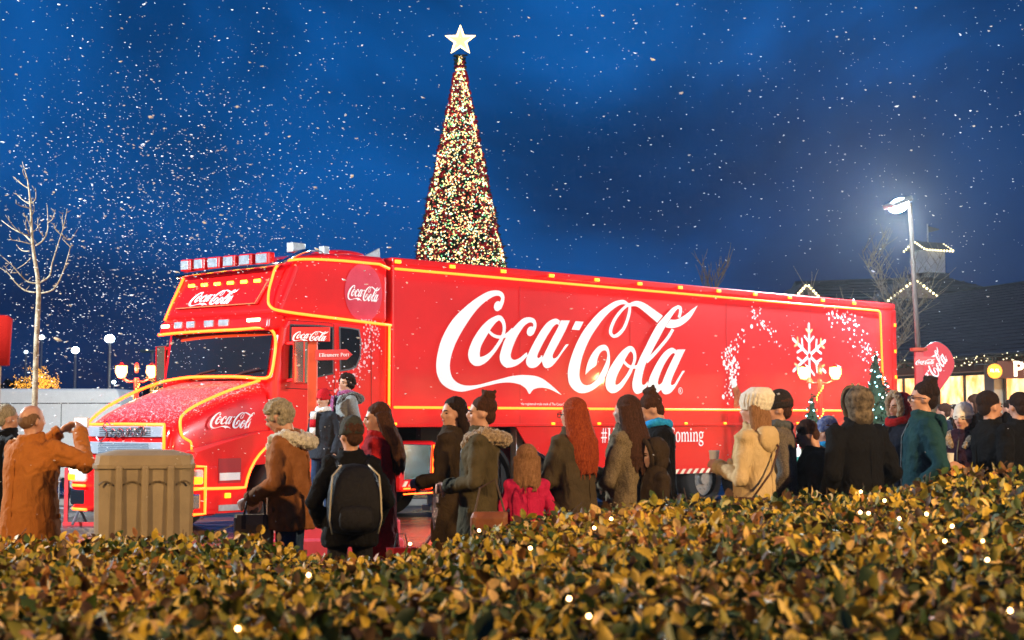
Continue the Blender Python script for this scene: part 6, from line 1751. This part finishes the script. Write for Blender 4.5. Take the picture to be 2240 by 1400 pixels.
depth = rng.random(N) ** 1.3 * .30
top = hedge_top(X, Y)
round_ = np.clip((Y - 9.75) / .6, 0, 1) ** 2 * .35           # rounded far shoulder
pos = np.stack([X, Y, top - depth - round_], 1)
eps = .05
gx = (hedge_top(X + eps, Y) - top) / eps; gy = (hedge_top(X, Y + eps) - top) / eps + np.clip((Y - 9.75) / .6, 0, 1) * -.9
nr = np.stack([-gx, -gy, np.ones(N)], 1) + rng.normal(0, 1.0, (N, 3)); nr /= np.linalg.norm(nr, axis=1)[:, None]
dr = rng.normal(0, 1, (N, 3)); dr[:, 2] = np.abs(dr[:, 2]) * .8 + .35
size = rng.uniform(.028, .072, N) * np.where(rng.random(N) < .06, 1.35, 1)
patch = np.array([noise.noise(Vector((x * .9, y * .9, 3.1))) for x, y in zip(X, Y)]) if N < 80000 else np.zeros(N)
u = np.clip(rng.random(N) * .9 + patch * .35 + .05 - depth * .9, 0, .999)  # deeper leaves take darker colours: shade of the gaps put into colour
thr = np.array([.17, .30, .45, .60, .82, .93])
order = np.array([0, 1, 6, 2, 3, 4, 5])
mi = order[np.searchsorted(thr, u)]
# the 300 leaves that show largest stay single; the rest is one mass
dist = np.sqrt(X ** 2 + Y ** 2)
px_ = 1120 + X / Y * F_PX; py_ = 917 - (pos[:, 2] - CAM_H) / Y * F_PX
vis = (px_ > 0) & (px_ < 2240) & (py_ < 1400) & (depth < .03)
idx = np.where(vis)[0]; idx = idx[np.argsort(-(size[idx] / dist[idx]))][:300]
keep = np.ones(N, bool); keep[idx] = False
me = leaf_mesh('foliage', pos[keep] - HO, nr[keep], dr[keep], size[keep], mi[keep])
fo = bpy.data.objects.new('foliage', me); COL.objects.link(fo); fo.parent = hedge; tag(fo, kind='stuff')
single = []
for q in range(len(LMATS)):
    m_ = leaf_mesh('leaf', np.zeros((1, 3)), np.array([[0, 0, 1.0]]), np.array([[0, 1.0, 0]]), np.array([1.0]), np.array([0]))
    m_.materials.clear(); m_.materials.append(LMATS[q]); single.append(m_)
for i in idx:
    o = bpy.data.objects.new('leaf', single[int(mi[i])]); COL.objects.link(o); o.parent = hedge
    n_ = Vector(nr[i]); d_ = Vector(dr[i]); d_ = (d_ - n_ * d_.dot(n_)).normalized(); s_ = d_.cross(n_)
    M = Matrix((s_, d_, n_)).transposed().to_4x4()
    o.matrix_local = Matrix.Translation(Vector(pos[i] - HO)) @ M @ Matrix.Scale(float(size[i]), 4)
# woody inside so that no light falls through
bs = MB(); gxn, gyn = 46, 30; vs, fs = [], []
for j in range(gyn + 1):
    y = 2.2 + (10.3 - 2.2) * j / gyn
    for i in range(gxn + 1):
        x = (-1 + 2 * i / gxn) * (0.345 * y + .7)
        vs.append((x, y - 7, float(hedge_top(np.array(x), np.array(y))) - .27 - .45 * max(0, (y - 9.6) / .7)))
for j in range(gyn):
    for i in range(gxn):
        a = j * (gxn + 1) + i; fs.append((a, a + 1, a + gxn + 2, a + gxn + 1))
k0 = len(vs)
for i in range(gxn + 1):
    v = vs[gyn * (gxn + 1) + i]; vs.append((v[0], v[1], 0))
for i in range(gxn): fs.append((gyn * (gxn + 1) + i, gyn * (gxn + 1) + i + 1, k0 + i + 1, k0 + i))
bs.add(vs, fs); bs.build('branch_core', mat('hedge_core', (.010, .009, .005), .9), hedge)
tw = MB(); R = random.Random(17)
for _ in range(420):
    y = R.uniform(3.0, 10.2); x = R.uniform(-1, 1) * .34 * y; z = float(hedge_top(np.array(x), np.array(y)))
    tw.tube([(x, y - 7, z - .25), (x + R.uniform(-.05, .05), y - 7 + R.uniform(-.05, .05), z - .08), (x + R.uniform(-.09, .09), y - 7 + R.uniform(-.09, .09), z + R.uniform(0, .05))], [.005, .004, .002], 4)
tag(tw.build('twigs', mat('twig', (.06, .03, .016), .8), hedge), kind='stuff')
# fairy lights strung over the hedge
fs_ = empty('fairy_light_string', (0, 7, 0), 0, 'string of tiny warm bulbs scattered over the hedge top', 'fairy lights')
pts = [(675, 1265), (520, 1385), (1048, 1165), (897, 1194), (1288, 1357), (1337, 1140), (1300, 1160), (1883, 1080), (1935, 1100), (2027, 1130), (1967, 1140), (2083, 1157), (2067, 1190), (2150, 1190), (2160, 1232), (1882, 1126), (1900, 1128), (1245, 1318), (2210, 1345), (1160, 1205)]
MB_ = glow('hedge_bulb', (1.0, .60, .25), 14)
WIRE = []
for (a, c) in pts:
    best = None
    for Yq in np.linspace(3.0, 10.2, 200):
        p_ = at(a, c, Yq); hgt = float(hedge_top(np.array(p_.x), np.array(Yq))) + .02
        if p_.z < hgt: best = p_; break
    p_ = best or at(a, c, 9.8)
    m = MB(); m.ell(p_ - Vector((0, 7, -.012)), .0045 + .0005 * p_.y, 8, 6); m.build('bulb', MB_, fs_, smooth=True)
    WIRE.append(p_ - Vector((0, 7, .09)))
WIRE.sort(key=lambda v: v.x)
m = MB(); m.tube([Vector(v) for v in catmull(WIRE, 6)], .0018, 4); m.build('wire', M_BLACK, fs_)

# ------------------------------------------------------------------ falling snow: wind-blown flakes
ns = 9500
D = 8.0 + 24 * rng.random(ns) ** .8
left = rng.random(ns) < .62
pxs = np.where(left, rng.normal(330, 260, ns), rng.random(ns) * 2240); pys = np.where(left, rng.normal(560, 250, ns), rng.random(ns) * 1000)
fl_ = MB(); R = random.Random(99)
ICO = [(0, 0, 1), (.89, 0, .45), (.28, .85, .45), (-.72, .53, .45), (-.72, -.53, .45), (.28, -.85, .45), (0, 0, -1)]
IF = [(0, 1, 2), (0, 2, 3), (0, 3, 4), (0, 4, 5), (0, 5, 1), (6, 2, 1), (6, 3, 2), (6, 4, 3), (6, 5, 4), (6, 1, 5)]
for i in range(ns):
    p_ = at(float(pxs[i]), float(pys[i]), float(D[i]))
    if p_.z < .5 or (pys[i] > 590 and pxs[i] > 450 and R.random() < .6): continue
    s = (.0016 + .0042 * R.random() ** 2.5) * (2.0 if R.random() < .05 else 1) * (.6 + D[i] / 26)
    ax = Vector((1, R.uniform(-.5, .5), R.uniform(-.45, .25))).normalized(); b1 = ax.orthogonal().normalized(); b2 = ax.cross(b1); st = R.uniform(1.3, 3.2)
    fl_.add([p_ + (ax * v[0] * st + b1 * v[1] + b2 * v[2]) * s * R.uniform(.7, 1.2) for v in ICO], IF)
tag(fl_.build('falling_snow', mat('snow_flake', (.85, .88, .92), .7), fix=False, smooth=True), 'white snowflakes blowing across the dark blue sky', 'snow', kind='stuff')

# ------------------------------------------------------------------ snow-laden air
hz = MB(); hz.span((-60, -14, -1), (60, 115, 20))
hm = bpy.data.materials.new('snowy_air'); hm.use_nodes = True
hn = hm.node_tree.nodes; hn.clear()
ho = hn.new('ShaderNodeOutputMaterial'); hv = hn.new('ShaderNodeVolumePrincipled')
hv.inputs['Color'].default_value = (.82, .90, 1, 1); hv.inputs['Density'].default_value = .00038; hv.inputs['Anisotropy'].default_value = .80
hm.node_tree.links.new(hv.outputs['Volume'], ho.inputs['Volume'])
tag(hz.build('haze', hm), 'thin snowy night air around the whole place', 'haze', kind='stuff')
